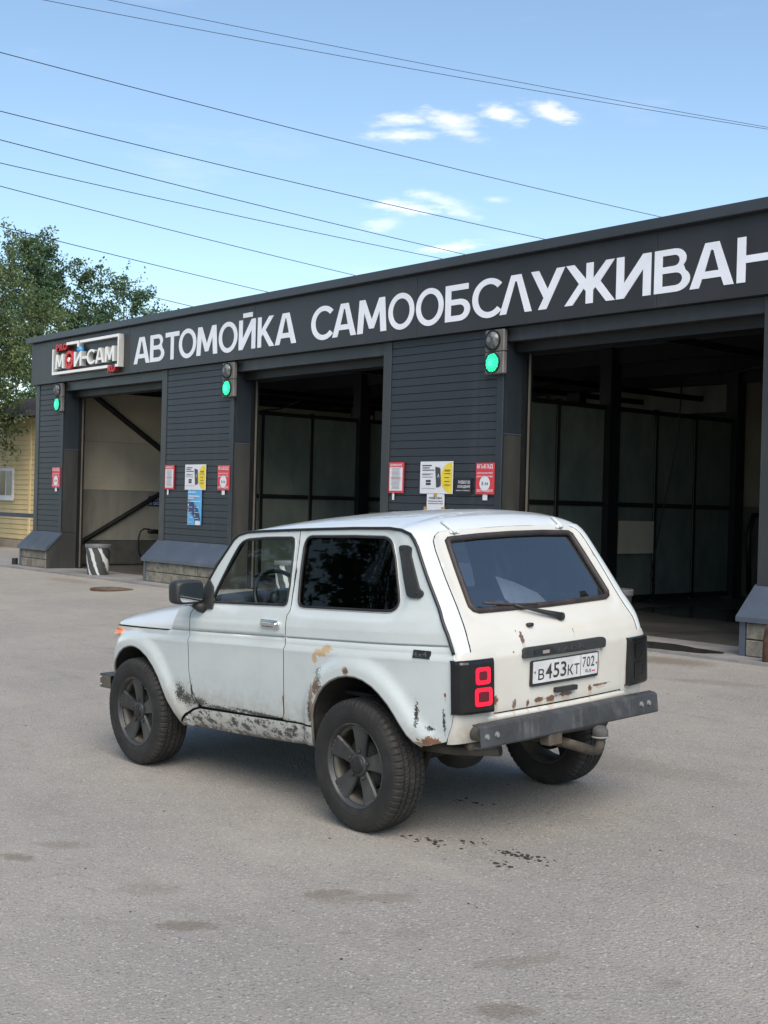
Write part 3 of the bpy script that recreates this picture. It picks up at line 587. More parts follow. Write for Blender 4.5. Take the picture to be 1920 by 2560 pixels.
# ------------------------------------------------------------------ marbled bins, manhole, stubs
def bin_mat():
    m, nt, b = nmat('marbled_plastic'); co = ocoord(nt); w_ = N(nt, 'ShaderNodeTexWave', wave_type='BANDS', bands_direction='DIAGONAL', i_Scale=2.7, i_Distortion=2.6, i_Detail=4.); w_.inputs['Detail Scale'].default_value = 2.5; mp = N(nt, 'ShaderNodeMapping'); mp.inputs['Scale'].default_value = (1, 1, .5); L(nt, co, mp.inputs[0]); L(nt, mp.outputs[0], w_.inputs[0])
    c = mixc(nt, smooth(nt, w_.outputs['Fac'], .70, .88), (.05, .055, .055), (.55, .56, .55)); L(nt, c, b.inputs['Base Color']); b.inputs['Roughness'].default_value = .35; return m
BINM = bin_mat(); RIMM = mat('bin_rim', (.13, .13, .14), .4)
for cx_, lab in ((1.93, 'marbled grey litter bin standing in the left bay'), (7.85, 'marbled grey litter bin of the middle bay, seen through the car'), (13.87, 'marbled grey litter bin half hidden behind the car tailgate')):
    t = empty('litter_bin', (cx_, .06, 0), lab, 'bin', 'marbled litter bins at the bays')
    V, Fc = lathev([(.0, .012), (.185, .012), (.187, 0), (.19, .02), (.222, .50), (.215, .50), (.182, .03), (0, .03)], (cx_, .06, 0), (0, 0, 1), 32, (1, 0, 0)); mk('bucket', V, Fc, BINM, t, smooth=False)
    V, Fc = lathev([(.222, .495), (.236, .50), (.238, .545), (.232, .556), (.215, .556), (.215, .5)], (cx_, .06, 0), (0, 0, 1), 32); mk('rim', V, Fc, RIMM, t)
    mb = MB()
    for k in range(32):
        a = k * math.pi / 16; mb.box((cx_ + .226 * math.cos(a) - .006, .06 + .226 * math.sin(a) - .006, .485), (cx_ + .226 * math.cos(a) + .006, .06 + .226 * math.sin(a) + .006, .50))
    tag(mb.build('rim_ribs', RIMM, t), kind='stuff')
RUST = mat('rusty_iron', (.10, .055, .035), .85, .2, .4, 14., bs=.5, bscale=90.)
zc = float(gz(4.45, -.95)); t = empty('manhole_cover', (4.45, -.95, zc), 'rusty round manhole cover in the asphalt before the left bay', 'manhole')
V, Fc = lathev([(.40, -.02), (.40, .008), (.34, .010), (.33, .004), (.32, .004)], (4.45, -.95, zc), (0, 0, 1), 36); mk('rim', V, Fc, RUST, t)
V, Fc = lathev([(0, .012), (.14, .012), (.15, .006), (.16, .012), (.315, .012), (.318, .0)], (4.45, -.95, zc), (0, 0, 1), 36); mk('lid', V, Fc, mat('worn_iron', (.15, .12, .10), .7, .3, .4, 10.), t)
tag(mk('pipe_stub', *lathev([(0, .13), (.055, .13), (.06, .12), (.06, -.05)], (-1.56, .03, 0), (0, 0, 1), 16), DARKS), 'short dark pipe stub standing left of the end plinth', 'pipe')
gp = [(16.02, -.22, -.1), (16.02, -.22, .22), (16.04, -.22, .33), (16.12, -.22, .38), (16.4, -.22, .38), (16.48, -.22, .33), (16.5, -.22, .22), (16.5, -.22, -.1)]
tag(tube('wheel_guard', gp, .045, RUST, None, 12), 'rusty bent pipe guard before the right plinth', 'guard')
# ------------------------------------------------------------------ rail, house, trees, wires
zr = .955; NAVS = mat('blue_paint', (.02, .03, .065), .45)
t = empty('barrier_rail', (-5, 1.5, 0), 'dark blue horizontal barrier rail left of the car wash', 'barrier'); box('rail', (-12.5, 1.46, zr - .045), (-2.2, 1.54, zr + .045), NAVS, t, bev=.01)
for x in (-2.4, -7.6, -12.3): box('post', (x - .04, 1.541, -.05), (x + .04, 1.61, zr + .04), NAVS, t)
SID = mat('yellow_siding', (.55, .43, .215), .55, 0, .06, 2., dirt=((.30, .24, .13), 1.5, .3)); BRN = mat('brown_roof', (.06, .045, .045), .7)
H = empty('siding_house', (-10.6, 5.3, 0), 'low house clad in yellow siding behind the trees', 'house')
box('wall', (-13.4, 3.72, -.05), (-7.9, 7.0, 3.55), MORT, H); box('base', (-13.45, 3.66, -.05), (-7.88, 3.72, .20), mat('house_base', (.30, .25, .20), .9), H)
z = .21; p0 = p1 = None; k = 0
for k in range(25):
    z = .21 + k * .134
    for xa, xb in ([(-13.4, -8.92), (-8.80, -7.9)] if not 1.30 < z + .06 < 2.12 else [(-13.4, -10.80), (-9.86, -8.92), (-8.80, -7.9)]):
        V = [(xa, 3.70, z), (xb, 3.70, z), (xa, 3.688, z + .02), (xb, 3.688, z + .02), (xa, 3.703, z + .132), (xb, 3.703, z + .132), (xa, 3.72, z), (xb, 3.72, z)]
        mk('plank', V, [(0, 1, 3, 2), (2, 3, 5, 4), (6, 7, 1, 0)], SID, H)
box('corner_board', (-8.92, 3.675, .21), (-8.80, 3.72, 3.55), mat('pale_siding', (.60, .47, .24), .5), H, bev=.006)
wd = box('window', (-10.80, 3.665, 1.30), (-9.86, 3.715, 2.15), PAPW, H); box('pane', (-10.72, 3.66, 1.40), (-10.36, 3.664, 2.07), mat('dark_glass', (.012, .014, .018), .1), wd); box('pane', (-10.30, 3.66, 1.40), (-9.94, 3.664, 2.07), mat('dim_glass', (.16, .17, .17), .2), wd); box('sill', (-10.86, 3.60, 1.26), (-9.80, 3.665, 1.30), PAPW, wd)
mk('roof', [(-13.8, 3.3, 3.50), (-7.5, 3.3, 3.50), (-7.5, 7.4, 3.50), (-13.8, 7.4, 3.50), (-12.4, 5.3, 4.3), (-8.9, 5.3, 4.3)], [(0, 1, 5, 4), (1, 2, 5), (2, 3, 4, 5), (3, 0, 4), (3, 2, 1, 0)], BRN, H)
def leaf_mat(name, a, b_):
    m, nt, b = nmat(name); oi = N(nt, 'ShaderNodeNewGeometry'); c = mixc(nt, oi.outputs['Random Per Island'], a, b_); L(nt, c, b.inputs['Base Color']); b.inputs['Roughness'].default_value = .55
    tr = N(nt, 'ShaderNodeBsdfTranslucent'); L(nt, mixc(nt, .5, c, (.10, .16, .03)), tr.inputs[0]); mx = N(nt, 'ShaderNodeMixShader', i_0=.3); L(nt, b.outputs[0], mx.inputs[1]); L(nt, tr.outputs[0], mx.inputs[2]); L(nt, mx.outputs[0], nt.nodes['Material Output'].inputs[0]); return m
LEAF = leaf_mat('leaves', (.040, .092, .045), (.115, .195, .088)); LEAF2 = leaf_mat('leaves_olive', (.062, .105, .042), (.165, .21, .072)); BARK = mat('bark', (.06, .05, .04), .9, 0, .3, 10., bs=.5, bscale=20.)
def tree(name, base, height, rad, label, nlimb=26, leaves=16000, lsize=.13, seed=1, low=.25, leafm=LEAF, reach=1.):
    rg = np.random.default_rng(seed); base = np.array(base, float); t = empty(name, tuple(base), label, 'tree')
    mb = MB(); tw = []
    top = base + np.array([rg.normal(0, .2), rg.normal(0, .2), height * .93])
    tp = [base + (top - base) * f + np.array([math.sin(f * 5) * .12, math.cos(f * 4) * .1, 0]) * f for f in np.linspace(0, 1, 8)]
    mb.add(*tubev(tp, list(np.linspace(.17, .02, 8) * height / 9), 8))
    for k in range(nlimb):
        f = low + (1 - low) * (k + .5) / nlimb; p = base + (top - base) * f; a = k * 2.39996 + rg.normal(0, .3)
        prof = math.sin(math.pi * min(1, max(.06, (f - low * .6) / (1.06 - low * .6))) ** .8) ** .6
        ln = rad * prof * rg.uniform(.75, 1.18) * reach; el = rg.uniform(.25, .75) + .5 * f
        d = np.array([math.cos(a) * math.cos(el), math.sin(a) * math.cos(el), math.sin(el)]); q = p + d * ln + np.array([0, 0, .0]); mid = (p + q) / 2 + rg.normal(0, .12, 3)
        mb.add(*tubev([p, mid, q], [.05 * (1.1 - f), .032 * (1.1 - f), .008], 5)); tw.append((mid, q, .9))
        for j in range(9):
            g = rg.uniform(.25, 1); s = p + (q - p) * g; dd = d * .5 + rg.normal(0, .6, 3); dd[2] += .25; dd /= np.linalg.norm(dd); e = s + dd * ln * rg.uniform(.22, .5)
            mb.add(*tubev([s, (s + e) / 2 + rg.normal(0, .04, 3), e], [.012, .008, .003], 4)); tw.append((s, e, 1.))
            for _ in range(3):
                g2 = rg.uniform(.3, 1); s2 = s + (e - s) * g2; e2 = s2 + (dd * .4 + rg.normal(0, .6, 3)) * ln * .18; tw.append((s2, e2, 1.))
    mb.build('trunk', BARK, t, smooth=True)
    tw_a = np.array([w[0] for w in tw]); tw_b = np.array([w[1] for w in tw]); wl = np.linalg.norm(tw_b - tw_a, axis=1) + .15
    idx = rg.choice(len(tw), leaves, p=wl / wl.sum()); g = rg.uniform(.1, 1.05, leaves)[:, None]
    c = tw_a[idx] + (tw_b[idx] - tw_a[idx]) * g + rg.normal(0, .07, (leaves, 3))
    u = rg.normal(0, 1, (leaves, 3)); u[:, 2] -= .35; u /= np.linalg.norm(u, axis=1)[:, None]; v = np.cross(u, rg.normal(0, 1, (leaves, 3))); v /= np.linalg.norm(v, axis=1)[:, None]; n_ = np.cross(u, v)
    s = (lsize * rg.uniform(.6, 1.25, leaves))[:, None]
    V = np.stack([c, c + u * s * .5 + v * s * .27 + n_ * s * .06, c + u * s, c + u * s * .5 - v * s * .27 + n_ * s * .06], 1).reshape(-1, 3)
    Fc = np.arange(leaves * 4).reshape(-1, 4); mk('crown', V, Fc, leafm, t)
    return t
tree('leafy_tree', (-16.3, 7.6, 0), 9.4, 3.0, 'tall leafy tree rising behind the yellow house', 36, 46000, .115, 3, .12)
tree('leafy_tree', (-14.1, 9.7, 0), 8.3, 2.5, 'smaller loose tree behind the left roof corner', 26, 17000, .115, 5, .15)
tree('leafy_tree', (-9.7, 1.5, 0), 6.8, 3.7, 'olive green tree hanging over the yellow house front', 40, 52000, .105, 9, .20, LEAF2)
tree('leafy_tree', (-17.8, 4.8, 0), 7.8, 2.8, 'dark leafy tree at the left edge of the picture', 26, 26000, .12, 12, .15)
for k, (x, y, h_) in enumerate(((-3, -25, 15), (3.5, -28, 16), (-9, -21, 14), (10, -31, 16))):
    t = tree('yard_tree', (x, y, float(gz(x, y))), h_, 4.6, 'tall dense tree across the yard, seen mirrored in the car windows', 30, 15000, .34, 30 + k, .12); t['group'] = 'trees across the yard'
# grass tuft by the house
mb_V = []; mb_F = []
for k in range(420):
    x, y = rng.uniform(-13.2, -10.2), rng.uniform(2.6, 3.6); a = rng.uniform(0, 6.28); h = rng.uniform(.05, .2); b0 = len(mb_V)
    mb_V += [(x - .008, y, -.02), (x + .008, y, -.02), (x + math.cos(a) * h * .5, y + math.sin(a) * h * .5, h)]; mb_F.append((b0, b0 + 1, b0 + 2))
tag(mk('grass', mb_V, mb_F, leaf_mat('grass_blades', (.06, .09, .02), (.14, .16, .05))), 'rough grass along the foot of the yellow house', 'grass', kind='stuff')
WIRE = mat('wire_black', (.02, .022, .025), .6); WNAMES = ['fourth', 'fifth', 'sixth']
D_ = 1.15732
for i, ((x0, y0), (x1, y1), dist, r_, lab) in enumerate([((0, 113), (1420, 467), 30, .011, 'lone overhead wire above the main bundle, third from the top'), ((0, 240), (1178, 517), 30, .011, 'overhead wire fourth from the top of the picture'), ((0, 302), (1010, 551), 30, .011, 'overhead wire fifth from the top of the picture'), ((0, 352), (960, 560), 30, .010, 'overhead wire sixth from the top of the picture'), ((0, 402), (780, 598), 30, .010, 'overhead wire seventh from the top of the picture'), ((0, 489), (583, 632), 30, .010, 'overhead wire second from the bottom, above the tree'), ((0, 560), (415, 662), 30, .010, 'lowest overhead wire, passing before the treetops'), ((95, 0), (1659, 279), 34, .009, 'topmost pair of overhead wires, the lower of the two'), ((235, 0), (1659, 275), 36, .009, 'topmost pair of overhead wires, the upper of the two')]):
    d0 = ray(x0 * D_, y0 * D_); d1 = ray(x1 * D_, y1 * D_); A = CAM + d0 * dist; B = CAM + d1 * (dist * d0[2] / d1[2]); dv = B - A; ln = np.linalg.norm(dv)
    P = []
    for s in np.linspace(-1.5, 3.2, 41): P.append(A + dv * s - np.array([0, 0, 1]) * .25 * (1 - ((s - .5) / .5) ** 2) * (ln / 30) ** 2 * .6)
    tag(tube('power_line', P, r_, WIRE, None, 5), lab, 'wire', 'overhead wires crossing the sky')
# dirt crumbs on the asphalt
mb = MB()
for k in range(400):
    if k < 130: c = [(18.05, -6.64), (18.18, -6.63), (18.25, -6.63), (18.35, -6.47), (18.54, -6.49), (18.6, -6.47), (18.65, -6.48), (18.72, -6.47), (18.77, -6.46), (18.69, -6.64), (17.75, -5.95)][k % 11]; x, y = c[0] + rng.normal(0, .045), c[1] + rng.normal(0, .028); s = rng.uniform(.002, .009)
    else: x, y = rng.uniform(12, 22), rng.uniform(-9.3, -1.5); s = rng.uniform(.002, .006)
    mb.add(*superell((x, y, float(gz(x, y)) + s * .2), (s * rng.uniform(.8, 2.2), s * rng.uniform(.8, 1.6), s * .45), .9, .9, 6, 4))
tag(mb.build('dirt_crumbs', mat('dirt', (.03, .026, .022), .9)), 'dark crumbs of dirt strewn over the asphalt', 'dirt', kind='stuff')
# ------------------------------------------------------------------ the car: x forward, y left, z up from the ground; z levels of the body are tilted by RK
RK = .042
CARM = Matrix(((-0.999797, 0.01672, -0.011263, 17.770006), (-0.01624, -0.999011, -0.041385, -5.97049), (-0.011944, -0.041193, 0.99908, -0.246172), (0, 0, 0, 1)))
CAR = empty('off_road_car', (0, 0, 0), 'rusty white three-door off-road car parked before the bays', 'car'); CAR.matrix_world = CARM
PZ = [.37, .40, .43, .47, .52, .60, .75, .90, .930, .945, .981, .9835, .9875, .99, 1.05, 1.10, 1.13, 1.155, 1.30, 1.45, 1.60]
PY = [.725, .752, .770, .786, .794, .803, .813, .817, .820, .802, .801, .786, .786, .801, .797, .785, .774, .762, .728, .690, .650]
ARF = [(2.607, .60), (2.600, .650), (2.584, .695), (2.539, .752), (2.471, .805), (2.396, .839), (2.319, .856), (2.26, .862), (2.201, .858), (2.135, .842), (2.052, .806), (1.974, .749), (1.914, .679), (1.875, .613), (1.833, .542), (1.783, .487), (1.745, .435), (1.728, .38)]
ARR = [(.40, .395), (.372, .46), (.363, .52), (.358, .575), (.338, .632), (.298, .692), (.244, .742), (.18, .779), (.111, .803), (.043, .813), (-.023, .812), (-.087, .799), (-.153, .772), (-.204, .737), (-.257, .688), (-.293, .644), (-.332, .590), (-.368, .542), (-.41, .508), (-.457, .488)]
DOORW = [(1.395, 1.166), (1.345, 1.163), (.97, 1.162), (.681, 1.161), (.658, 1.165), (.646, 1.182), (.647, 1.276), (.667, 1.437), (.676, 1.505), (.689, 1.526), (.714, 1.534), (.95, 1.536), (1.137, 1.530), (1.185, 1.518), (1.215, 1.495), (1.262, 1.423), (1.315, 1.328), (1.365, 1.236)]
SIDEW = [(.501, 1.156), (.181, 1.153), (-.187, 1.150), (-.228, 1.154), (-.252, 1.172), (-.260, 1.199), (-.254, 1.227), (-.186, 1.409), (-.145, 1.487), (-.120, 1.510), (-.082, 1.523), (.166, 1.532), (.543, 1.538), (.575, 1.528), (.590, 1.492), (.578, 1.356), (.561, 1.229), (.553, 1.182), (.536, 1.163)]
GW = [(.499, 1.498), (.468, 1.517), (.25, 1.526), (0, 1.529), (-.25, 1.526), (-.468, 1.517), (-.499, 1.498), (-.524, 1.36), (-.550, 1.185), (-.552, 1.165), (-.535, 1.140), (-.500, 1.129), (0, 1.125), (.500, 1.129), (.535, 1.140), (.552, 1.165), (.550, 1.185), (.524, 1.36)]
def ss(t): t = np.clip(t, 0, 1); return t * t * (3 - 2 * t)
def Ys(x, zb, flare=True):
    x = np.asarray(x, float); zb = np.asarray(zb, float); r = np.clip((-x - .05) / .6, 0, None); f = np.clip((x - 1.75) / .8, 0, None)
    y = np.interp(zb, PZ, PY) - .075 * r ** 1.8 - .06 * f ** 2
    q = np.clip(x - 2.54, 0, .1399); y = y - (.14 - np.sqrt(np.maximum(.14 ** 2 - q ** 2, 0)))
    if flare:
        P = np.stack([x.ravel(), zb.ravel()], -1); d = np.minimum(seg_dist(P, ARF), seg_dist(P, ARR)).reshape(x.shape); t = np.clip((.118 - d) / .075, 0, 1)
        dq = np.where(inpoly(P, np.array(SIDEW)), 0, seg_dist(P, SIDEW, True)).reshape(x.shape); y = y - .007 * ss((.058 - dq) / .018) * (x < .62)
        w = np.clip((1.0 - zb) / .12, 0, 1); y = y + .026 * t * t * (3 - 2 * t) * w
    return y
GZZ = [.50, .55, .60, .66, .81, .917, .98, 1.03, 1.08, 1.131, 1.505, 1.547, 1.575]; GXX = [-.672, -.690, -.702, -.712, -.722, -.728, -.712, -.690, -.655, -.620, -.372, -.342, -.312]
def Xg(y, zb): return np.interp(zb, GZZ, GXX) + .027 * (np.abs(y) / .6) ** 2.2
def side3(P, inw=0., sgn=1):
    P = np.asarray(P, float); y = Ys(P[:, 0], P[:, 1]) - inw; return np.c_[P[:, 0], y * sgn, P[:, 1] - RK * P[:, 0]]
def gate3(P, out=0.):
    P = np.asarray(P, float); d = np.where(inpoly(P, np.array(GW)), 0, seg_dist(P, GW, True)); x = Xg(P[:, 0], P[:, 1]) - out + .007 * ss((.060 - d) / .018) * ss((1.56 - P[:, 1]) / .03); return np.c_[x, P[:, 0], P[:, 1] - RK * x]
# ---- paint
def spots3d(nt, co, spots, nz, k=.8):
    tot = None
    for (c, r_, st) in spots:
        mp = N(nt, 'ShaderNodeMapping', vector_type='TEXTURE'); mp.inputs['Location'].default_value = c; mp.inputs['Scale'].default_value = r_; L(nt, co, mp.inputs[0])
        ln = N(nt, 'ShaderNodeVectorMath', operation='LENGTH'); L(nt, mp.outputs[0], ln.inputs[0]); e = math_n(nt, 'MULTIPLY_ADD', nz, k * 2, ln.outputs['Value'])
        m = math_n(nt, 'MULTIPLY', math_n(nt, 'SUBTRACT', 1., smooth(nt, e, .95 + k, 1.08 + k)), st); tot = m if tot is None else math_n(nt, 'MAXIMUM', tot, m)
    return tot
def zb2z(x, zb): return zb - RK * x
def paint(name, base, rust=(), scrape=(), tan=(), bands=(), grime=.35, warm=(.55, .50, .40), mud=.62):
    m, nt, b = nmat(name); co = ocoord(nt); nz = noise(nt, co, 22., 6., .7); nf = noise(nt, co, 70., 4., .75); nz2 = noise(nt, co, 38., 7., .8); nf2 = noise(nt, co, 95., 5., .8); nb = noise(nt, co, 4., 6., .65)
    c = mixc(nt, smooth(nt, nb, .35, .7), base, tuple(v * .955 for v in base))
    sx = N(nt, 'ShaderNodeSeparateXYZ'); L(nt, co, sx.inputs[0])
    gr = noise(nt, co, 2.6, 8., .72, (1, 1, 1.8)); c = mixc(nt, math_n(nt, 'MULTIPLY', smooth(nt, gr, .42, .72), grime), c, warm)
    sk = noise(nt, co, 190., 2., .5); c = mixc(nt, math_n(nt, 'MULTIPLY', smooth(nt, sk, .70, .78), .35), c, (.25, .22, .18))
    # splashed mud, thick along the lower edge and broken up by noise
    lo = math_n(nt, 'SUBTRACT', 1., smooth(nt, math_n(nt, 'ADD', sx.outputs[2], math_n(nt, 'MULTIPLY', math_n(nt, 'SUBTRACT', nz, .5), .38)), .40, .66)); c = mixc(nt, math_n(nt, 'MULTIPLY', lo, mud), c, (.30, .265, .215))
    if tan: t = spots3d(nt, co, tan, nz2, 2.2); c = mixc(nt, t, c, mixc(nt, nf, (.42, .27, .13), (.55, .42, .27)))
    for (x0, x1, z0, z1, th, dark) in bands:    # flaking paint inside a band of the panel
        zt = math_n(nt, 'ADD', sx.outputs[2], math_n(nt, 'MULTIPLY', sx.outputs[0], RK)); nzw = math_n(nt, 'MULTIPLY', math_n(nt, 'SUBTRACT', nz, .5), .10)
        w1 = math_n(nt, 'MULTIPLY', smooth(nt, math_n(nt, 'ADD', zt, nzw), z0 - .012, z0 + .012), math_n(nt, 'SUBTRACT', 1., smooth(nt, math_n(nt, 'ADD', zt, nzw), z1 - .012, z1 + .012)))
        w2 = math_n(nt, 'MULTIPLY', smooth(nt, sx.outputs[0], x0 - .06, x0 + .06), math_n(nt, 'SUBTRACT', 1., smooth(nt, sx.outputs[0], x1 - .06, x1 + .06)))
        fl = noise(nt, co, 21., 8., .78, (.8, 1, 1.1)); w3 = smooth(nt, fl, th, th + .05); c = mixc(nt, math_n(nt, 'MULTIPLY', math_n(nt, 'MULTIPLY', w1, w2), w3), c, dark)
    if scrape: t = smooth(nt, spots3d(nt, co, scrape, nf2, 2.8), .35, .55); c = mixc(nt, t, c, (.030, .028, .027))
    if rust: st_ = spots3d(nt, co, [((c_[0], c_[1], c_[2] - r_[2] * 1.3), (r_[0], r_[1] * .7, r_[2] * 2.2), .5 * s_) for c_, r_, s_ in rust], noise(nt, co, 45., 5., .8, (1, 1, .12)), 1.3); c = mixc(nt, math_n(nt, 'MULTIPLY', st_, .7), c, (.36, .22, .11))
    if rust: t = spots3d(nt, co, rust, nz2, 2.0); c = mixc(nt, t, c, mixc(nt, nf, (.06, .035, .028), (.22, .105, .05)))
    L(nt, c, b.inputs['Base Color']); b.inputs['Roughness'].default_value = .34; b.inputs['Coat Weight'].default_value = .8; b.inputs['Coat Roughness'].default_value = .05; bump(nt, b, noise(nt, co, 5.5, 2., .4), .10, .02)
    L(nt, math_n(nt, 'MULTIPLY_ADD', gr, .35, .16, clamp=True), b.inputs['Roughness'])
    return m
WB = (.53, .575, .58)
def sp(x, zb, rx, rz, st=1.): return ((x, .78, zb2z(x, zb)), (rx, .12, rz), st)
P_SIDE = paint('paint_side', WB, rust=[sp(.046, .838, .022, .022), sp(.31, .74, .03, .045), sp(.352, .67, .02, .08, .8), sp(-.506, .515, .06, .022), sp(-.60, .748, .006, .010), sp(.636, .62, .006, .06, .9), sp(-.45, .50, .05, .012, .8)],
    tan=[sp(.285, .915, .052, .022), sp(.24, .937, .045, .02), sp(.335, .885, .02, .025)], scrape=[sp(-.425, .648, .011, .055), sp(-.585, .62, .007, .05, .8), sp(-.50, .580, .022, .010, .8), sp(1.70, .600, .045, .05), sp(1.635, .565, .06, .035), sp(1.50, .550, .08, .026), sp(1.57, .60, .012, .07, .8), sp(.30, .765, .035, .06, .6), sp(1.2, .528, .25, .012, .7), sp(.85, .53, .3, .011, .6), sp(.37, .60, .018, .07, .7)], grime=.30, warm=(.43, .43, .40))
P_ROCK = paint('paint_rocker', (.54, .56, .55), bands=[(.40, 1.70, .375, .505, .50, (.026, .024, .023)), (.3, 1.75, .36, .405, .42, (.05, .043, .038))], grime=.4, mud=.28)
P_TOP = paint('paint_top', (.60, .64, .655), grime=.12)
def gp_(y, zb, ry, rz, st=1.): x = float(Xg(y, zb)); return ((x, y, zb2z(x, zb)), (.1, ry, rz), st)
P_GATE = paint('paint_gate', (.575, .565, .525), rust=[gp_(.302, .993, .014, .028), gp_(.497, .702, .018, .026), gp_(.369, .668, .014, .02, .9), gp_(.271, .664, .010, .014), gp_(.19, .668, .032, .013), gp_(.10, .664, .035, .016), gp_(-.018, .676, .05, .012), gp_(-.218, .678, .016, .016), gp_(-.30, .69, .07, .006), gp_(-.30, .885, .008, .012, .5), gp_(-.285, .80, .006, .03, .35), gp_(.21, .845, .005, .03, .3), gp_(.33, 1.03, .004, .004), gp_(-.09, 1.0, .004, .01), gp_(.38, .93, .004, .004)], grime=.32, warm=(.52, .465, .35))
GAP = mat('gap_shade', (.006, .006, .007), .7); TRB = mat('black_trim', (.012, .012, .013), .42, 0, .2, 9.); PLA = mat('black_plastic', (.020, .021, .022), .5, 0, .2, 7., dirt=((.07, .065, .06), 7., .4)); CHR = mat('chrome', (.75, .76, .78), .12, 1., .03, 4.)  # GAP blackens the folded panel edges, shade of the gaps put into colour
def glass(name, tint, spec=1.45, rough=.02):
    m, nt, b = nmat(name); nt.nodes.remove(b); t = N(nt, 'ShaderNodeBsdfTransparent'); t.inputs[0].default_value = (*tint, 1); g = N(nt, 'ShaderNodeBsdfGlossy', i_Roughness=rough); g.inputs[0].default_value = (1, .97, .93, 1); ge_ = N(nt, 'ShaderNodeNewGeometry'); dt = N(nt, 'ShaderNodeVectorMath', operation='DOT_PRODUCT'); L(nt, ge_.outputs['Normal'], dt.inputs[0]); L(nt, ge_.outputs['Incoming'], dt.inputs[1]); mx = N(nt, 'ShaderNodeMixShader')
    r0 = ((spec - 1) / (spec + 1)) ** 2; fr = math_n(nt, 'MULTIPLY_ADD', math_n(nt, 'POWER', math_n(nt, 'SUBTRACT', 1., math_n(nt, 'ABSOLUTE', dt.outputs['Value'])), 5.), 1 - r0, r0)      # the same gloss from both sides of the pane
    L(nt, fr, mx.inputs[0]); L(nt, t.outputs[0], mx.inputs[1]); L(nt, g.outputs[0], mx.inputs[2]); L(nt, mx.outputs[0], nt.nodes['Material Output'].inputs[0]); return m
G_CLEAR = glass('clear_glass', (.90, .94, .92), 1.36); G_TINT = glass('tinted_glass', (.05, .055, .055), 1.36); G_REAR = glass('tinted_rear_glass', (.45, .49, .54), 2.9)
ROWS = [.43, .47, .52, .60, .75, .90, .930, .945, .981, .9835, .9875, .99, 1.05, 1.10, 1.13, 1.155, 1.30, 1.45]
def orient(V, T, out):
    """flip triangles so that they face along out"""
    V = np.asarray(V); T = [tuple(t) for t in T]; n = sum(np.cross(V[t[1]] - V[t[0]], V[t[2]] - V[t[0]]) for t in T[:40]); return T if np.dot(n, out) > 0 else [t[::-1] for t in T]
def panel(name, outer, holes, m, fn, parent=CAR, gap=.0028, step=.022, rows=ROWS, fold=.016, out=(0, 1, 0)):
    """a sheet panel: outline shrunk by half a gap, edges folded inwards; fn(points, depth)->3D"""
    o = inset(outer, gap); V2, T, LP = cdt(o, holes, step, rows); n = len(V2); V = fn(V2, 0.); Vi = fn(V2, fold); T = orient(V, T, out); F_ = list(T); allV = [V]; k = n
    for l in LP:
        m_ = len(l); allV += [V[l], Vi[l]]
        for i in range(m_): j = (i + 1) % m_; F_.append((k + i, k + j, k + m_ + j, k + m_ + i))
        k += 2 * m_
    o_ = mk(name, np.concatenate(allV), F_, m, parent, local=True, mats=[m, GAP], midx=[0] * len(T) + [1] * (len(F_) - len(T))); me = o_.data; me.polygons.foreach_set('use_smooth', np.array([i < len(T) for i in range(len(me.polygons))])); return o_
DFR = [(1.573, 1.118), (1.592, 1.091), (1.586, .996), (1.581, .891), (1.585, .757), (1.580, .67), (1.562, .61), (1.532, .567), (1.500, .540), (1.474, .526)]          # door front line, down
DRR = [(.646, 1.576), (.634, 1.493), (.623, 1.372), (.611, 1.197), (.604, 1.132), (.612, 1.118), (.620, 1.104), (.612, .99), (.609, .942), (.615, .807), (.627, .66), (.643, .556), (.650, .538), (.668, .527)]    # door rear line, down
TOPD = [(1.528, 1.205), (1.484, 1.265), (1.41, 1.38), (1.332, 1.474), (1.282, 1.535), (1.240, 1.561), (1.155, 1.576), (.967, 1.579)]
STRIP = [(-.199, 1.560), (-.264, 1.538), (-.300, 1.506), (-.329, 1.471), (-.415, 1.336), (-.515, 1.187), (-.609, 1.043), (-.634, .981), (-.645, .949)]
door = DFR + [(1.214, .522), (.95, .521), (.715, .522)] + DRR[::-1] + TOPD[::-1] + [(1.555, 1.150)]
fender = [(2.6799, .60), (2.6799, .979), (2.3, .979), (1.835, .980), (1.806, .988), (1.785, 1.016), (1.732, 1.116), (1.700, 1.130), (1.645, 1.139), (1.585, 1.132)] + DFR[:-1] + [(1.512, .519), (1.57, .506), (1.66, .468), (1.728, .405)] + ARF[::-1]
quarter = DRR + [(.640, .517), (.365, .517)] + ARR[2:] + [(-.505, .494), (-.59, .516), (-.631, .605), (-.645, .665), (-.655, .929)] + STRIP[::-1] + [(-.112, 1.569), (.18, 1.576)]
rocker = [(1.722, .383), (1.391, .380), (1.036, .378), (.695, .383), (.405, .394), (.372, .46), (.365, .512), (.66, .513), (1.50, .513), (1.565, .498), (1.652, .460), (1.722, .402)]
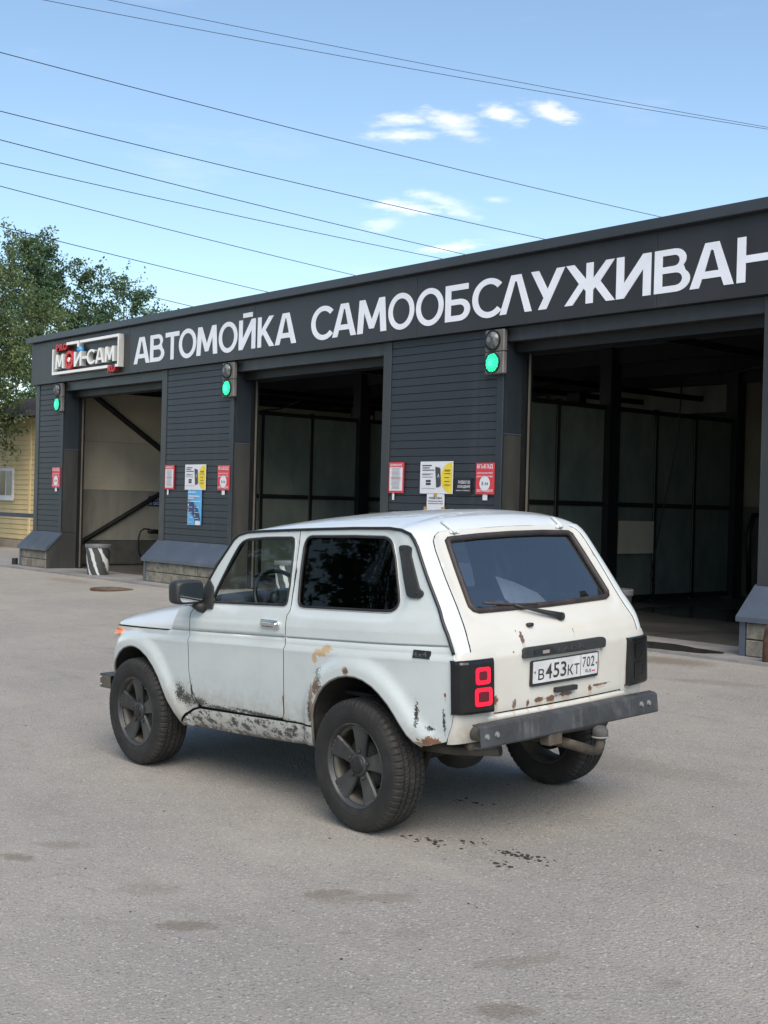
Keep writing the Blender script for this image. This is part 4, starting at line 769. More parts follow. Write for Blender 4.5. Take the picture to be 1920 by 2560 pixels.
for s, sd in ((1, 'left'), (-1, 'right')):
    fn = lambda P, d, s=s: side3(P, d, s)
    ou = (0, s, 0); fe = panel('front_fender', fender, [], P_SIDE, fn, out=ou); dr = panel('door', door, [DOORW], P_SIDE, fn, out=ou); qp = panel('rear_quarter_panel', quarter, [SIDEW], P_SIDE, fn, out=ou); panel('rocker_panel', rocker, [], P_ROCK, fn, rows=[.40, .43, .47], out=ou)
    BSH = MB()
    for poly, holes in ((fender, []), (door, [inset(DOORW, -.02)]), (quarter, [inset(SIDEW, -.02)]), (rocker, [])):
        V2, T, _ = cdt(inset(poly, -.004), holes, .09, ROWS[::3]); BSH.add(side3(V2, .020, s), T)
    BSH.build('body_light_stop', GAP, CAR, local=True)  # black shell added behind the side panels to stop light in the gaps
    # glass and seals
    for W_, gm, par in ((DOORW, G_CLEAR, dr), (SIDEW, G_TINT, qp)):
        V2, T, _ = cdt(inset(W_, -.012), [], .06, []); GVv = side3(V2, .012, s); mk('window_glass', GVv, orient(GVv, T, ou), gm, par, local=True, smooth=True)
        L_ = resample(rounded(W_, .02, 3), .03); tube('window_seal', side3(L_, -.001, s), .0075, TRB, par, 6, True, local=True); tube('window_trim', side3(inset(L_, -.010), -.0015, s), .0028, mat('seal_line', (.45, .46, .46), .3, .4), par, 5, True, local=True)
    # wheel arch lips
    for A, par in ((ARF, fe), (ARR, qp)):
        tube('arch_lip', side3(resample(A, .03, False), .006, s), .007, mat('dirty_lip', (.16, .145, .125), .8), par, 6, local=True)
    # black gutter strip, windscreen foot to lamp
    gp = resample([(1.535, 1.196)] + TOPD[1:] + [(.646, 1.580), (.18, 1.578), (-.112, 1.571)] + STRIP, .025, False)
    rr_ = np.interp(gp[:, 0], [-.7, -.25, 0, 1.5], [.0095, .009, .008, .008]); V, Fc = tubev(side3(gp, -.003, s), list(rr_), 7); mk('gutter_strip', V, Fc, TRB, CAR, local=True, smooth=True)
    # vent plate on the rear pillar
    ve = [(-.206, 1.472), (-.224, 1.484), (-.269, 1.481), (-.295, 1.467), (-.296, 1.449), (-.300, 1.430), (-.392, 1.262), (-.417, 1.250), (-.421, 1.229), (-.403, 1.217), (-.347, 1.219), (-.320, 1.230), (-.240, 1.40)]
    V2, T, LP = cdt(rounded(ve, .012, 3), [], .03, []); n = len(V2); V = np.vstack([side3(V2, -.013, s), side3(V2, .002, s)]); F_ = list(T)
    for i in range(len(LP[0])): a, b_ = LP[0][i], LP[0][(i + 1) % len(LP[0])]; F_.append((a, b_, b_ + n, a + n))
    vp = mk('pillar_vent', V, F_, PLA, CAR, local=True)
    for q in ((-.235, 1.465), (-.385, 1.240)): mk('screw', *superell(side3([q], -.015, s)[0], (.007, .004, .007), 1, 1, 8, 5), TRB, vp, local=True, smooth=True)
    # badge
    bq = np.array([(-.407, .966), (-.511, .962), (-.519, .924), (-.415, .928)]); V = np.vstack([side3(bq, -.004, s), side3(bq, .004, s)]); bd = mk('badge', V, [(0, 1, 2, 3), (0, 4, 5, 1), (1, 5, 6, 2), (2, 6, 7, 3), (3, 7, 4, 0)], TRB, CAR, local=True)
    o_ = side3([(-.418, .932)], -.0052, s)[0]; o2 = side3([(-.505, .934)], -.0052, s)[0]; ux = (o2 - o_) / np.linalg.norm(o2 - o_)
    if s < 0: o_, ux = o2, -ux
    V, Fc = fit_text('4x4', o_, ux, (0, 0, 1), (0, s, 0), .086, .026, .0); mk('badge_lettering', V, Fc, mat('badge_grey', (.10, .10, .10), .4), bd, local=True)
    # door handle
    hx, hz = .754, 1.055; pl = side3([(hx, hz)], 0, s)[0]
    V, Fc = superell((pl[0], pl[1] + s * .004, pl[2]), (.088, .012, .024), .25, .3, 24, 10); hd = mk('door_handle', V, Fc, CHR, dr, local=True, smooth=True)
    V, Fc = superell((pl[0], pl[1] + s * .020, pl[2] + .002), (.072, .008, .012), .3, .35, 20, 8); mk('handle_grip', V, Fc, CHR, dr, local=True, smooth=True)
    V, Fc = superell((pl[0] + .01, pl[1] + s * .0125, pl[2] - .011), (.06, .004, .006), .4, .4, 16, 6); mk('handle_recess', V, Fc, TRB, dr, local=True, smooth=True)
    # side indicator
    iq = rounded([(2.625, .919), (2.625, .957), (2.485, .963), (2.475, .925)], .012, 3); V2, T, LP = cdt(iq, [], .03, []); n = len(V2); V = np.vstack([side3(V2, -.012, s), side3(V2, .004, s)]); F_ = list(T)
    for i in range(len(LP[0])): a, b_ = LP[0][i], LP[0][(i + 1) % len(LP[0])]; F_.append((a, b_, b_ + n, a + n))
    mk('side_indicator', V, F_, mat('orange_lens', (.80, .19, .01), .2), fe, local=True)
    # rear corner pillar between the strip and the tailgate
    zz = np.linspace(.925, 1.548, 26); SX = np.interp(zz, [p[1] for p in STRIP[::-1]], [p[0] for p in STRIP[::-1]]); GYv = np.interp(zz, [.94, 1.02, 1.089, 1.165, 1.317, 1.456, 1.503, 1.529, 1.548], [.655, .652, .635, .624, .611, .591, .576, .547, .505]); GR = []
    for z_, sx_, gy in zip(zz, SX, GYv + .0045):
        ys_ = float(Ys(sx_, z_)); xg_ = float(Xg(gy, z_)); 
        for th in np.linspace(0, math.pi / 2, 11): x_ = sx_ + (xg_ - sx_) * math.sin(th); y_ = gy + (ys_ - gy) * math.cos(th); GR.append((x_, y_ * s, z_ - RK * x_))
    mk('rear_pillar', GR, gridf(11, 26), P_TOP, CAR, local=True, smooth=True)
    # lower rear corner behind the lamp, down to the valance
    zz = np.linspace(.505, .955, 14); GR = []
    for z_ in zz:
        sx_ = float(np.interp(z_, [.516, .605, .665, .929], [-.59, -.631, -.645, -.655])); ys_ = float(Ys(sx_, z_)); gy = .5; xg_ = float(Xg(gy, z_))
        for th in np.linspace(0, math.pi / 2, 12): x_ = sx_ + (xg_ - sx_) * math.sin(th) ** .8; y_ = gy + (ys_ - gy) * math.cos(th) ** .9; GR.append((x_, y_ * s, z_ - RK * x_))
    mk('rear_corner', GR, gridf(12, 14), P_GATE, CAR, local=True, smooth=True)
# ---- roof, hood, cowl, screen
def loft(name, stations, m, parent=CAR, flip=False): n = len(stations[0]); V = np.concatenate([np.array(s_) for s_ in stations]); return mk(name, V, gridf(n, len(stations)), m, parent, local=True, smooth=True)
CRN = ([-.33, -.30, -.25, -.15, 0, .2, .5, .8, 1.0, 1.15, 1.22, 1.245], [1.556, 1.580, 1.608, 1.640, 1.657, 1.664, 1.662, 1.648, 1.630, 1.604, 1.583, 1.570]); GUT = ([-.33, -.30, -.264, -.199, -.112, .18, .657, .967, 1.155, 1.245], [1.480, 1.508, 1.538, 1.560, 1.570, 1.577, 1.580, 1.580, 1.578, 1.560])
st = []; tt = np.sin(np.linspace(-math.pi / 2, math.pi / 2, 41))
for x_ in np.concatenate([[1.215, 1.19, 1.16], np.arange(1.12, -.2, -.06), [-.2, -.23, -.26, -.285, -.31, -.33]]):
    zg = np.interp(x_, *GUT); zc = np.interp(x_, *CRN); yg = float(Ys(x_, zg)) + .001; row = []
    for t_ in tt: row.append((x_, yg * t_, zg + (zc - zg) * (1 - abs(t_) ** 2.4) ** .62 - RK * x_))
    st.append(row)
roof = loft('roof', st, P_TOP)
HT = ([1.55, 1.70, 1.858, 2.207, 2.45, 2.55, 2.62, 2.66, 2.682], [1.168, 1.160, 1.148, 1.116, 1.084, 1.062, 1.040, 1.018, .985])
def hoodrow(x0, sl, tt):
    row = []
    for t_ in tt:
        s_ = (1 - abs(t_) ** 4.5) ** .5; x_ = x0 - sl * s_; zb_ = .984 + (np.interp(x_, *HT) - .984) * s_; row.append((x_, (float(Ys(min(x_, 2.679), .984, False)) + .001) * t_, zb_ - RK * x_))
    return row
tt = np.sin(np.linspace(-math.pi / 2, math.pi / 2, 45)); tt = np.sign(tt) * np.abs(tt) ** .8
loft('hood', [hoodrow(2.682 - (2.682 - 1.812) * f, .085 * f, tt) for f in np.linspace(0, 1, 34) ** 1.3], P_TOP)
loft('cowl', [[(x_, (float(Ys(x_, 1.132, False)) - .004) * t_, 1.138 + .028 * (1 - abs(t_) ** 3) - RK * x_) for t_ in tt] for x_ in np.linspace(1.722, 1.50, 6)], P_TOP)
def ws(inw): return [[(1.205 + (1.53 - 1.205) * v - .0 + .05 * (1 - t_ * t_) - inw, t_ * (.625 + .06 * v), 1.566 + (1.155 - 1.566) * v - RK * 1.35) for t_ in np.linspace(-1, 1, 13)] for v in np.linspace(0, 1, 8)]
loft('windscreen', [w[::-1] for w in ws(0)], G_CLEAR)
for s in (1, -1): tube('windscreen_pillar', [(1.22, s * .630, 1.505), (1.36, s * .655, 1.375), (1.53, s * .69, 1.12)], .016, P_TOP, CAR, 8, local=True)
tube('windscreen_seal', [w[0] for w in ws(0)] + ws(0)[-1] + [w[-1] for w in ws(0)][::-1] + ws(0)[0][::-1], .012, TRB, CAR, 6, True, local=True)
# ---- nose with grille, lamps and front bumper (facing away from the viewer)
nose = MB().box((2.60, -.63, .56), (2.672, .63, .872), .01); nose.build('nose_panel', P_TOP, CAR, local=True)
gr_ = box('grille', (2.672, -.36, .60), (2.69, .36, .84), TRB, CAR, local=True)
for k in range(6): box('grille_bar', (2.69, -.35, .62 + k * .037), (2.70, .35, .635 + k * .037), PLA, gr_, local=True)
for s in (1, -1):
    V, Fc = lathev([(0, .035), (.06, .03), (.095, .01), (.10, 0), (.105, 0), (.105, -.03)], (2.675, s * .49, .74), (1, 0, 0), 24); mk('headlamp', V, Fc, LOFF, CAR, local=True, smooth=True)
fb = MB().box((2.855, -.72, .418), (2.862, .72, .512)).box((2.70, -.72, .506), (2.855, .72, .512)).box((2.70, -.72, .418), (2.855, .72, .424)); fbo = fb.build('front_bumper', mat('bumper_alloy', (.09, .085, .078), .45, .5, .25, 6.), CAR, local=True)
for s in (1, -1):
    box('bumper_end', (2.715, s * .722 - .003, .424), (2.853, s * .722 + .003, .506), mat('end_plate', (.10, .09, .07), .6), fbo, local=True)
    for z_ in (.44, .49): mk('rivet', *superell((2.84, s * .727, z_), (.006, .003, .006), 1, 1, 8, 5), CHR, fbo, local=True)
    box('bumper_bracket', (2.50, s * .4 - .03, .43), (2.72, s * .4 + .03, .50), DARKS, CAR, local=True)
# ---- tailgate
GOUT = [(.54, .637), (0, .637), (-.54, .637)]
ge = [(.655, .946), (.652, 1.02), (.635, 1.089), (.624, 1.165), (.611, 1.317), (.591, 1.456), (.576, 1.503), (.547, 1.529), (.505, 1.546), (.43, 1.552), (0, 1.558)]
gate = GOUT + [(-.54, .90), (-.56, .940)] + [(-y, z) for y, z in ge] + ge[-2::-1] + [(.56, .940), (.54, .90)]
GROWS = [.66, .81, .90, .917, .95, .98, 1.03, 1.08, 1.131]
tg = panel('tailgate', gate, [GW], P_GATE, lambda P, d: gate3(P, -d), rows=GROWS, out=(-1, 0, 0))
V2, T, _ = cdt(inset(gate, -.006), [inset(GW, -.02)], .09, []); mk('tailgate_light_stop', gate3(V2, -.022), T, GAP, CAR, local=True)  # added black backing, keeps light out of the tailgate gap
V2, T, _ = cdt(inset(GW, .006), [], .06, []); GVv = gate3(V2, -.006); mk('rear_glass', GVv, orient(GVv, T, (-1, 0, .3)), G_REAR, tg, local=True, smooth=True)
tube('rear_glass_seal', gate3(resample(inset(GW, .014), .03), .004), .016, mat('old_rubber', (.028, .022, .022), .6, 0, .4, 12.), tg, 8, True, local=True)
for s in (1, -1):
    mk('hinge', *tubev([(-.262, s * .437, 1.607), (-.29, s * .43, 1.594), (-.325, s * .425, 1.571), (-.352, s * .418, 1.549)], [.005, .010, .011, .010], 8), P_TOP, CAR, local=True, smooth=True)
    hl = [(s * .38, 1.533), (s * .38, 1.552), (s * .445, 1.552), (s * .445, 1.533)]; hl = hl if s > 0 else hl[::-1]; V2, T, LP = cdt(rounded(hl, .005, 2), [], 1, fill=False); V, Fc = extrude2d(V2, T, LP, 1.); V = np.where(V[:, 2:] > .5, gate3(V[:, :2], .009), gate3(V[:, :2], -.002)); mk('hinge_leaf', V, Fc, P_TOP, CAR, local=True)
def slab(name, P2, out0, out1, m, parent, rnd=.012, step=.04):
    V2, T, LP = cdt(rounded(P2, rnd, 3), [], step, []); n = len(V2); V = np.vstack([gate3(V2, out1), gate3(V2, out0)]); F_ = list(T)
    for i in range(len(LP[0])): a, b_ = LP[0][i], LP[0][(i + 1) % len(LP[0])]; F_.append((a, b_, b_ + n, a + n))
    return mk(name, V, F_, m, parent, local=True)
bar_ = slab('number_light_bar', [(.330, .893), (.322, .940), (.297, .946), (-.293, .947), (-.318, .936), (-.312, .890)], -.002, .022, PLA, tg, .012)
slab('bar_recess', [(.262, .902), (.262, .932), (.125, .934), (.09, .902)], .0222, .0226, TRB, bar_, .008); slab('bar_lens', [(.20, .906), (.20, .922), (.15, .923), (.15, .906)], .0227, .0245, mat('dim_lens', (.28, .24, .22), .3), bar_, .003)
def gtext(s_, yl, yr, zb_, h, out, m, parent, name='lettering', offset=.01):
    V2, Fc = text2d(s_, offset); e = V2.max(0); P = np.c_[yl + (yr - yl) * V2[:, 0] / e[0], zb_ + V2[:, 1] / e[1] * h]; return mk(name, gate3(P, out), Fc, m, parent, local=True)
gtext('LADA', .08, -.13, .906, .022, .0232, mat('worn_letter', (.045, .045, .045), .35), bar_)
pf = slab('plate_frame', [(.268, .742), (.268, .874), (-.262, .874), (-.262, .742)], .002, .014, PLA, tg, .012)
pl_ = slab('number_plate', [(.258, .757), (.258, .868), (-.252, .868), (-.252, .757)], .014, .0165, mat('plate_white', (.55, .56, .57), .4, 0, .1, 14., dirt=((.40, .36, .30), 9., .4)), tg, .006)
INKP = mat('plate_ink', (.03, .03, .03), .5, 0, .4, 30., dirt=((.30, .30, .30), 26., .7))
for s_, yl, yr, zb_, h in (('В', .221, .176, .772, .056), ('4', .166, .118, .772, .078), ('5', .108, .062, .772, .078), ('3', .052, .006, .772, .078), ('К', -.004, -.050, .772, .056), ('Т', -.056, -.098, .772, .056), ('7', -.124, -.152, .800, .055), ('0', -.157, -.188, .800, .055), ('2', -.193, -.224, .800, .055), ('RUS', -.150, -.198, .770, .017)): gtext(s_, yl, yr, zb_, h, .0172, INKP, pl_, 'plate_character', .012)
slab('plate_divider', [(-.107, .758), (-.107, .867), (-.110, .867), (-.110, .758)], .0166, .0174, INKP, pl_, .0005)
for z_, m_ in ((.782, PAPW), (.777, BLUE), (.772, LR)): slab('plate_flag', [(-.204, z_), (-.204, z_ + .005), (-.230, z_ + .005), (-.230, z_)], .0166, .0173, m_, pl_, .0005)
for y_ in (.246, -.240): mk('plate_bolt', *superell(gate3([(y_, .815)], .018)[0], (.004, .006, .006), 1, 1, 8, 5), mat('bolt_grey', (.2, .2, .2), .4, .6), pl_, local=True)
slab('gate_pull', [(.083, .692), (.083, .719), (-.083, .717), (-.083, .690)], -.002, .024, PLA, tg, .008)
tube('wiper_arm', gate3([(-.02, 1.080), (.05, 1.098), (.13, 1.118), (.20, 1.136), (.27, 1.155)], .03), [.018, .014, .010, .007, .006], PLA, tg, 8, local=True); mk('wiper_pivot', *superell(gate3([(-.03, 1.075)], .015)[0], (.022, .024, .022), .7, .7, 14, 8), PLA, tg, local=True, smooth=True)
tube('wiper_blade', gate3([(.463, 1.180), (.38, 1.170), (.29, 1.160), (.20, 1.154), (.10, 1.149)], .024), .0065, mat('rusty_blade', (.05, .035, .03), .6), tg, 6, local=True)
mk('washer_nozzle', *superell(gate3([(.222, 1.053)], .012)[0], (.014, .022, .010), .6, .6, 12, 8), PLA, tg, local=True, smooth=True)
# valance under the tailgate
def vrow(zb_, out): return [(float(Xg(y_, zb_)) - out + .02 * (abs(y_) / .7) ** 3, y_, zb_ - RK * -.69) for y_ in np.linspace(-.66, .66, 23)]
loft('rear_valance', [vrow(.632, -.004), vrow(.622, .012), vrow(.600, .012), vrow(.585, .004), vrow(.54, -.004), vrow(.50, -.012)], P_GATE)
# ---- tail lamps
LBK = mat('lamp_black', (.008, .009, .010), .22, 0, .2, 8.); RLED = emis('red_led', (1., .010, .035), .55, (.25, .0, .01)); RDK = mat('red_dark', (.10, .010, .018), .15)
for s in (1, -1):
    pr_ = [(-.648, .757), (-.672, .750), (-.694, .738), (-.703, .727), (-.716, .70), (-.731, .62), (-.738, .56), (-.738, .546), (-.728, .538), (-.700, .536)]
    lv = []
    for z_, k_ in ((.684, .012), (.690, .004), (.700, 0), (.930, 0), (.941, .004), (.948, .014)):
        lv.append([(x_ + k_, s * (y_ - k_ * .6), z_) for x_, y_ in pr_])
    V = np.concatenate([np.array(l) for l in lv]); n = len(pr_); F_ = gridf(n, 6) + [tuple(range(n)), tuple(range(5 * n, 6 * n))[::-1]]; lo_ = mk('tail_lamp', V, F_, LBK, CAR, local=True)
    def lp(y_, z_, out): x_ = np.interp(y_, [.56, .62, .70], [-.738, -.731, -.716]) - out; return (x_, s * y_, z_)
    for (ya, yb_, za, zb_) in ((.573, .663, .828, .912), (.563, .668, .722, .812)):
        O_ = rounded([(ya, za), (yb_, za), (yb_, zb_), (ya, zb_)], .018, 4); I_ = rounded(inset([(ya, za), (yb_, za), (yb_, zb_), (ya, zb_)], .0195), .012, 4)
        V2, T, LP = cdt(O_, [I_], .03, [], fill=False); V = [lp(p[0], p[1], .003) for p in V2]; rg_ = mk('lamp_ring', V, T, RLED if s > 0 else LBK, lo_, local=True)
        V2, T, LP = cdt(inset(I_, .001), [], .03, [], fill=False); mk('lamp_lens', [lp(p[0], p[1], .002) for p in V2], T, RDK if s > 0 else LBK, lo_, local=True)
# ---- rear bumper channel
BPM = mat('bumper_paint', (.05, .053, .058), .5, .2, .3, 5., dirt=((.16, .155, .15), 14., .6), bs=.2, bscale=40.)
bp = [(-.735, .640), (-.770, .636), (-.784, .628), (-.793, .540), (-.790, .533), (-.740, .530)]; th = .005
V = []
for y_ in np.linspace(-.70, .70, 15): V += [(x_, y_, z_) for x_, z_ in bp]
n = 6; rb = mk('rear_bumper', V, gridf(n, 15), BPM, CAR, local=True); md = rb.modifiers.new('th', 'SOLIDIFY'); md.thickness = .005; md.offset = 0
for y_, z_ in ((.655, .583), (.585, .585), (-.555, .588), (-.62, .588)):
    mk('bolt', *lathev([(0, .010), (.010, .010), (.011, .002), (.017, .002), (.017, -.002)], (-.7895, y_, z_), (-1, 0, -.09), 10), mat('bolt_pale', (.30, .30, .30), .5, .4), rb, local=True)
for s in (1, -1): tube('bumper_mount', [(-.60, s * .60, .585), (-.785, s * .60, .585)], .045, mat('mount_grey', (.10, .092, .08), .7), CAR, 18, local=True)
# ---- tow hitch, exhaust, axle, underbody
HIT = mat('hitch_dirt', (.085, .070, .056), .85, .1, .35, 12., bs=.4, bscale=60.); DIRT = mat('underbody', (.022, .020, .018), .9, 0, .3, 8.)
th_ = tube('tow_hitch', [(-.45, .02, .46), (-.70, .01, .455), (-.90, .0, .438), (-.935, 0, .445), (-.950, 0, .475), (-.952, 0, .51)], [.028, .028, .026, .025, .024, .021], HIT, CAR, 10, local=True)
V, Fc = superell((-.952, 0, .535), (.040, .040, .037), .8, 1, 18, 12); mk('ball_cap', V, Fc, mat('grey_cap', (.075, .072, .07), .7, 0, .3, 20.), th_, local=True, smooth=True)
V, Fc = lathev([(.041, 0), (.045, .004), (.041, .009)], (-.952, 0, .512), (0, 0, 1), 18); mk('cap_rim', V, Fc, mat('grey_rim', (.2, .2, .19), .6), th_, local=True)
box('hitch_plate', (-.79, .10, .47), (-.72, .20, .535), HIT, th_, local=True, bev=.006); tube('hitch_cross', [(-.62, .62, .51), (-.66, -.4, .50)], .026, HIT, CAR, 8, local=True)
tube('exhaust_pipe', [(.3, .45, .43), (-.2, .555, .445), (-.46, .552, .458), (-.70, .468, .476)], .028, mat('exhaust', (.085, .075, .062), .75, .3, .3, 10.), CAR, 14, local=True); mk('exhaust_shade_disc', *lathev([(0, 0), (.023, 0)], (-.7015, .4675, .476), (-.94, -.33, 0), 14), GAP, CAR, local=True)  # flat black disc on the closed pipe end, painted as its shaded inside
V, Fc = superell((-.36, .38, .45), (.10, .07, .07), .5, .7, 16, 10); mk('silencer', V, Fc, DIRT, CAR, local=True, smooth=True)
tube('rear_axle', [(0, -.66, .345), (0, -.2, .345), (0, .2, .345), (0, .66, .345)], .045, DIRT, CAR, 12, local=True); mk('differential', *superell((0, .05, .345), (.13, .15, .13), .8, .9, 18, 12), DIRT, CAR, local=True, smooth=True); tube('front_axle', [(2.2, -.66, .345), (2.2, .66, .345)], .04, DIRT, CAR, 10, local=True)
ub = MB().box((-.60, -.55, .50), (-.30, .55, .56)).box((-.30, -.50, .60), (.42, .50, .66)).box((.40, -.72, .37), (1.75, .72, .44)).box((1.75, -.45, .40), (2.60, .45, .60)); ub.build('floor_pan', DIRT, CAR, local=True)
tube('leaf_link', [(.75, .45, .36), (.0, .52, .30)], .022, DIRT, CAR, 8, local=True); tube('leaf_link', [(.75, -.45, .36), (0, -.52, .30)], .022, DIRT, CAR, 8, local=True); tube('track_rod', [(-.12, .5, .40), (-.12, -.5, .46)], .016, DIRT, CAR, 8, local=True); tube('shock_absorber', [(-.15, .48, .30), (-.25, .44, .62)], .022, DIRT, CAR, 10, local=True); tube('shock_absorber', [(-.15, -.48, .30), (-.25, -.44, .62)], .022, DIRT, CAR, 10, local=True)
for s in (1, -1):
    for A, xc in ((ARF, 2.2), (ARR, 0)):
        P = resample(A, .05, False); V = []
        for p in P: V += [(p[0], s * (float(Ys(p[0], p[1])) - .012), p[1] - RK * p[0]), (p[0], s * .45, p[1] - RK * p[0] + .02)]
        n = len(P); mk('wheel_well', V, [(2 * i, 2 * i + 1, 2 * i + 3, 2 * i + 2) for i in range(n - 1)], DIRT, CAR, local=True)
        ci = len(P); V2 = [(p[0], s * .452, p[1] - RK * p[0] + .02) for p in P]; mk('well_wall', V2, [tuple(range(ci))], DIRT, CAR, local=True)
# ---- door mirrors
for s in (1, -1):
    mo = superell((1.485, s * .886, 1.168), (.058, .100, .073), .42, .40, 28, 14); mo_ = mk('door_mirror', *mo, PLA, CAR, local=True, smooth=True)
    O_ = rounded([(s * .803, 1.112), (s * .968, 1.112), (s * .968, 1.226), (s * .803, 1.226)], .035, 5); V2, T, _ = cdt(O_, [], 1, fill=False); m_, nt, b_ = nmat('mirror_glass'); b_.inputs['Metallic'].default_value = 1; b_.inputs['Roughness'].default_value = .03; b_.inputs['Base Color'].default_value = (.55, .58, .60, 1)
    mk('mirror_glass', [(1.4235, p[0], p[1]) for p in V2], T, m_, mo_, local=True)
    V, Fc = tubev([(1.485, s * .83, 1.10), (1.47, s * .80, 1.075), (1.46, s * .765, 1.062)], [.03, .034, .036], 10); mk('mirror_arm', V, Fc, PLA, mo_, local=True, smooth=True)
    V = side3([(1.36, 1.125), (1.50, 1.115), (1.528, 1.205), (1.46, 1.298), (1.40, 1.25)], -.012, s); V2 = side3([(1.36, 1.125), (1.50, 1.115), (1.528, 1.205), (1.46, 1.298), (1.40, 1.25)], .01, s)
    mk('mirror_base', np.vstack([V, V2]), [(0, 1, 2, 3, 4)] + [(i, (i + 1) % 5, (i + 1) % 5 + 5, i + 5) for i in range(5)], PLA, mo_, local=True)
# ---- cabin
SEAT = mat('seat_cloth', (.030, .031, .034), .85); DASH = mat('dash_vinyl', (.022, .023, .025), .6)
for s in (1, -1):
    mk('seat_back', *superell((.78, s * .34, .98), (.08, .23, .30), .45, .4, 20, 12, ax=np.array([[.96, 0, .26], [0, 1, 0], [-.26, 0, .96]])), SEAT, CAR, local=True, smooth=True); mk('seat_cushion', *superell((1.05, s * .34, .72), (.25, .23, .09), .4, .4, 20, 10), SEAT, CAR, local=True, smooth=True)
    mk('head_rest', *superell((.68, s * .34, 1.32), (.05, .13, .09), .6, .5, 16, 10), SEAT, CAR, local=True, smooth=True)
mk('rear_bench', *superell((.02, 0, .92), (.09, .55, .30), .4, .3, 20, 12, ax=np.array([[.96, 0, .26], [0, 1, 0], [-.26, 0, .96]])), SEAT, CAR, local=True, smooth=True)
ds = superell((1.52, 0, 1.03), (.17, .66, .10), .4, .25, 24, 10); mk('dashboard', *ds, DASH, CAR, local=True, smooth=True)
sw = []
for a in np.linspace(0, 2 * math.pi, 29)[:-1]: sw.append((1.235 + .19 * math.sin(a) * .42, .36 + .19 * math.cos(a), 1.10 + .19 * math.sin(a) * .91))
swo = tube('steering_wheel', sw, .014, TRB, CAR, 8, True, local=True); mk('wheel_hub', *superell((1.25, .36, 1.10), (.04, .08, .06), .6, .6, 14, 8), TRB, swo, local=True, smooth=True); tube('steering_column', [(1.25, .36, 1.09), (1.5, .36, .97)], .03, TRB, swo, 8, local=True)
cov = [(-.10, .13, 1.28), (-.11, -.02, 1.235), (-.12, -.20, 1.165), (-.19, -.34, 1.02), (-.33, -.30, .99), (-.36, -.02, 1.0), (-.31, .10, 1.06), (-.2, .16, 1.16)]
cov = [(a, b_ - .27, c) for a, b_, c in cov]; mk('pale_panel', cov, [(0, 1, 2, 3, 4, 5, 6, 7)], mat('pale_sheet', (.72, .78, .84), .7), CAR, local=True)  # pale flat panel placed inside, behind the rear glass
ci_ = MB().box((-.55, -.62, .66), (1.6, .62, .68)); ci_.build('cabin_floor', DASH, CAR, local=True)
st = []
for x_ in np.linspace(1.18, -.28, 10):
    zg = np.interp(x_, *GUT); st.append([(x_, t_ * (float(Ys(x_, zg)) - .02), zg - .02 + .035 * (1 - t_ * t_) - RK * x_) for t_ in np.linspace(-1, 1, 9)])
loft('head_lining', st, mat('head_cloth', (.10, .10, .10), .9))
# ---- wheels
R_ = .345
def tyre_mesh():
    pr = [(.214, -.088), (.225, -.098), (.25, -.106), (.275, -.109), (.295, -.108), (.312, -.105), (.326, -.099), (.336, -.092), (.342, -.080), (.3435, -.066), (.3435, -.060), (.334, -.0575), (.334, -.052), (.3445, -.0495), (.345, -.026), (.3345, -.0235), (.3345, -.018), (.345, -.0155), (.345, 0)]
    pr = pr + [(r_, -h) for r_, h in pr[::-1][1:]]; m = len(pr); nseg = 300; V = np.zeros((nseg, m, 3))
    for k in range(nseg):
        for i, (r_, h) in enumerate(pr):
            ph = k + (int(round(abs(h) * 55)) if abs(h) < .05 else 0); d = 0
            if r_ > .325 and abs(h) >= .062 and k % 5 == 0: d = .007
            elif r_ > .338 and abs(h) < .062 and ph % 5 == 0 and r_ > .34: d = .005
            a = 2 * math.pi * k / nseg; V[k, i] = ((r_ - d) * math.cos(a), h, (r_ - d) * math.sin(a))
    F_ = [(k * m + i, ((k + 1) % nseg) * m + i, ((k + 1) % nseg) * m + i + 1, k * m + i + 1) for k in range(nseg) for i in range(m - 1)]
    return V.reshape(-1, 3), F_
def tyre_mat():
    m, nt, b = nmat('tyre_rubber'); co = ocoord(nt); n1 = noise(nt, co, 7., 6., .7); c = mixc(nt, smooth(nt, n1, .35, .75), (.009, .009, .009), (.028, .026, .024)); L(nt, c, b.inputs['Base Color']); b.inputs['Roughness'].default_value = .75; bump(nt, b, noise(nt, co, 120., 3.), .2, .003); return m
TYM = tyre_mat(); RIM = mat('rim_grey', (.050, .052, .055), .42, .35, .3, 6., dirt=((.14, .13, .11), 8., .5)); RIMD = mat('rim_barrel', (.09, .082, .070), .6, .3, .4, 9.)
TV, TF = tyre_mesh(); wheels = []
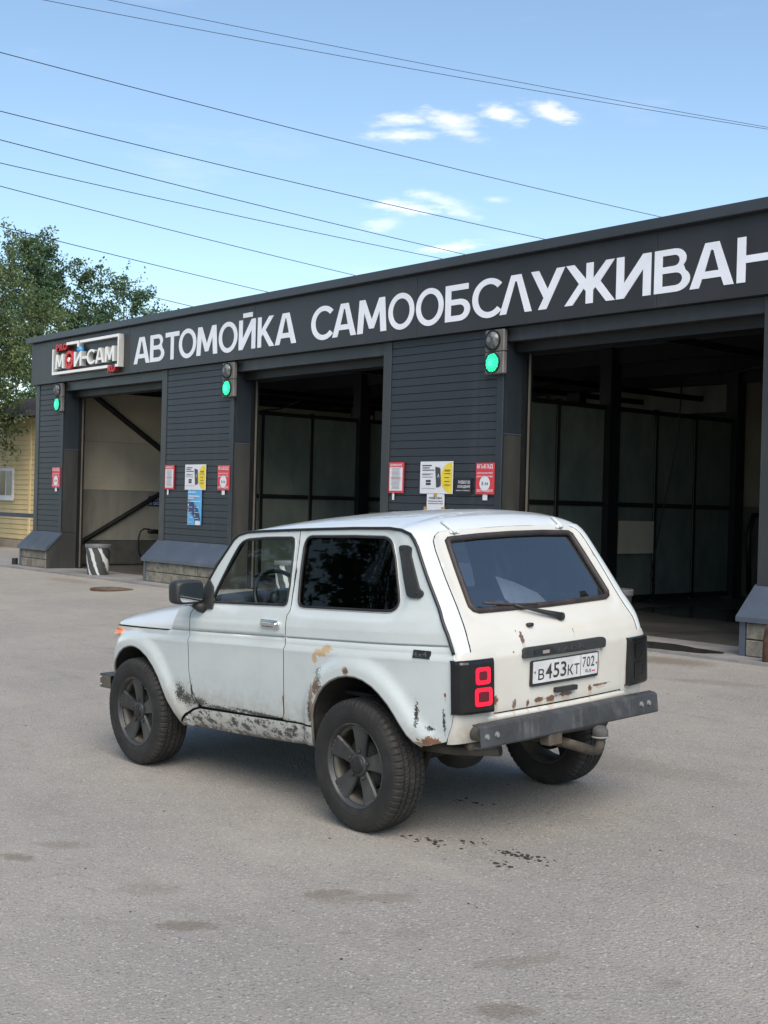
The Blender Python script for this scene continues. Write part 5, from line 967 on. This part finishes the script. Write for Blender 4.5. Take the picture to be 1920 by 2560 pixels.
def wheel(xc, s, yc, rot):
    tilt = Matrix.Rotation(0 if s > 0 else math.pi, 4, 'Z'); a = empty('wheel', (xc, yc, R_)); a.parent = CAR; a.matrix_parent_inverse = Matrix.Identity(4); a.rotation_euler = (0, rot, 0 if s > 0 else math.pi)
    if wheels:
        for ch in wheels[0].children: c = ch.copy(); COL.objects.link(c); c.parent = a
        wheels.append(a); return a
    wheels.append(a); kw = dict(parent=a, local=True)
    mk('tyre', TV, TF, TYM, **kw)
    rp = [(.212, -.09), (.224, -.092), (.224, -.086), (.205, -.08), (.19, .03), (.19, .06), (.206, .070), (.214, .082), (.222, .090), (.224, .096), (.2185, .099), (.214, .094), (.207, .084)]
    mk('rim_barrel', *lathev(rp[:6] + [(.206, .066)], (0, 0, 0), (0, 1, 0), 60), RIMD, smooth=True, **kw); mk('rim_lip', *lathev(rp[6:], (0, 0, 0), (0, 1, 0), 60), RIM, smooth=True, **kw)
    mk('brake_drum', *lathev([(0, .035), (.10, .035), (.135, .02), (.14, -.05)], (0, 0, 0), (0, 1, 0), 40), DIRT, smooth=True, **kw)
    for k in range(5):
        an = math.radians(96 + 72 * k); u = np.array([math.cos(an), 0, math.sin(an)]); t = np.array([-math.sin(an), 0, math.cos(an)]); V = []
        for r_, w_, d_, th_ in ((.045, .034, .062, .03), (.075, .036, .064, .03), (.11, .042, .066, .028), (.16, .053, .072, .024), (.195, .063, .079, .020), (.208, .067, .082, .012)):
            for q, dq in ((-1, -.010), (-.86, 0), (-.2, .001), (.2, .001), (.86, 0), (1, -.010)): V.append(u * r_ + t * w_ * q + np.array([0, d_ + dq, 0]))
            for q in (1, -1): V.append(u * r_ + t * w_ * q * .92 + np.array([0, d_ - th_, 0]))
        F_ = []
        for i in range(5):
            for j in range(8): F_.append((i * 8 + j, i * 8 + (j + 1) % 8, (i + 1) * 8 + (j + 1) % 8, (i + 1) * 8 + j))
        mk('spoke', V, F_, RIM, **kw)
        an2 = an; c = (math.cos(an2) * .073, .071, math.sin(an2) * .073); mk('lug_nut', *lathev([(0, .004), (.008, .004), (.010, 0), (.010, -.004), (.017, -.003), (.017, -.02)], c, (0, 1, 0), 6), mat('nut_steel', (.07, .065, .06), .5, .6), **kw)
        for q in (-.5, 0, .5):
            c2 = u * .201 + t * .05 * q; mk('spoke_mark', *boxv((c2[0] - .003, .0805, c2[2] - .003), (c2[0] + .003, .0822, c2[2] + .003)), mat('bare_metal', (.22, .22, .22), .4, .5), **kw)
    mk('hub', *lathev([(.058, .03), (.062, .066), (.056, .074), (.044, .075)], (0, 0, 0), (0, 1, 0), 32), RIM, smooth=True, **kw); mk('centre_cap', *lathev([(0, .083), (.03, .082), (.043, .078), (.046, .070)], (0, 0, 0), (0, 1, 0), 32), TRB, smooth=True, **kw)
    tube('valve', [(.19 * math.cos(3.6), .03, .19 * math.sin(3.6)), (.165 * math.cos(3.6), .05, .165 * math.sin(3.6))], .006, TRB, **kw)
    return a
wheel(0, 1, .732, .0); wheel(2.2, 1, .740, .12); wheel(0, -1, -.732, .4); wheel(2.2, -1, -.740, .8)
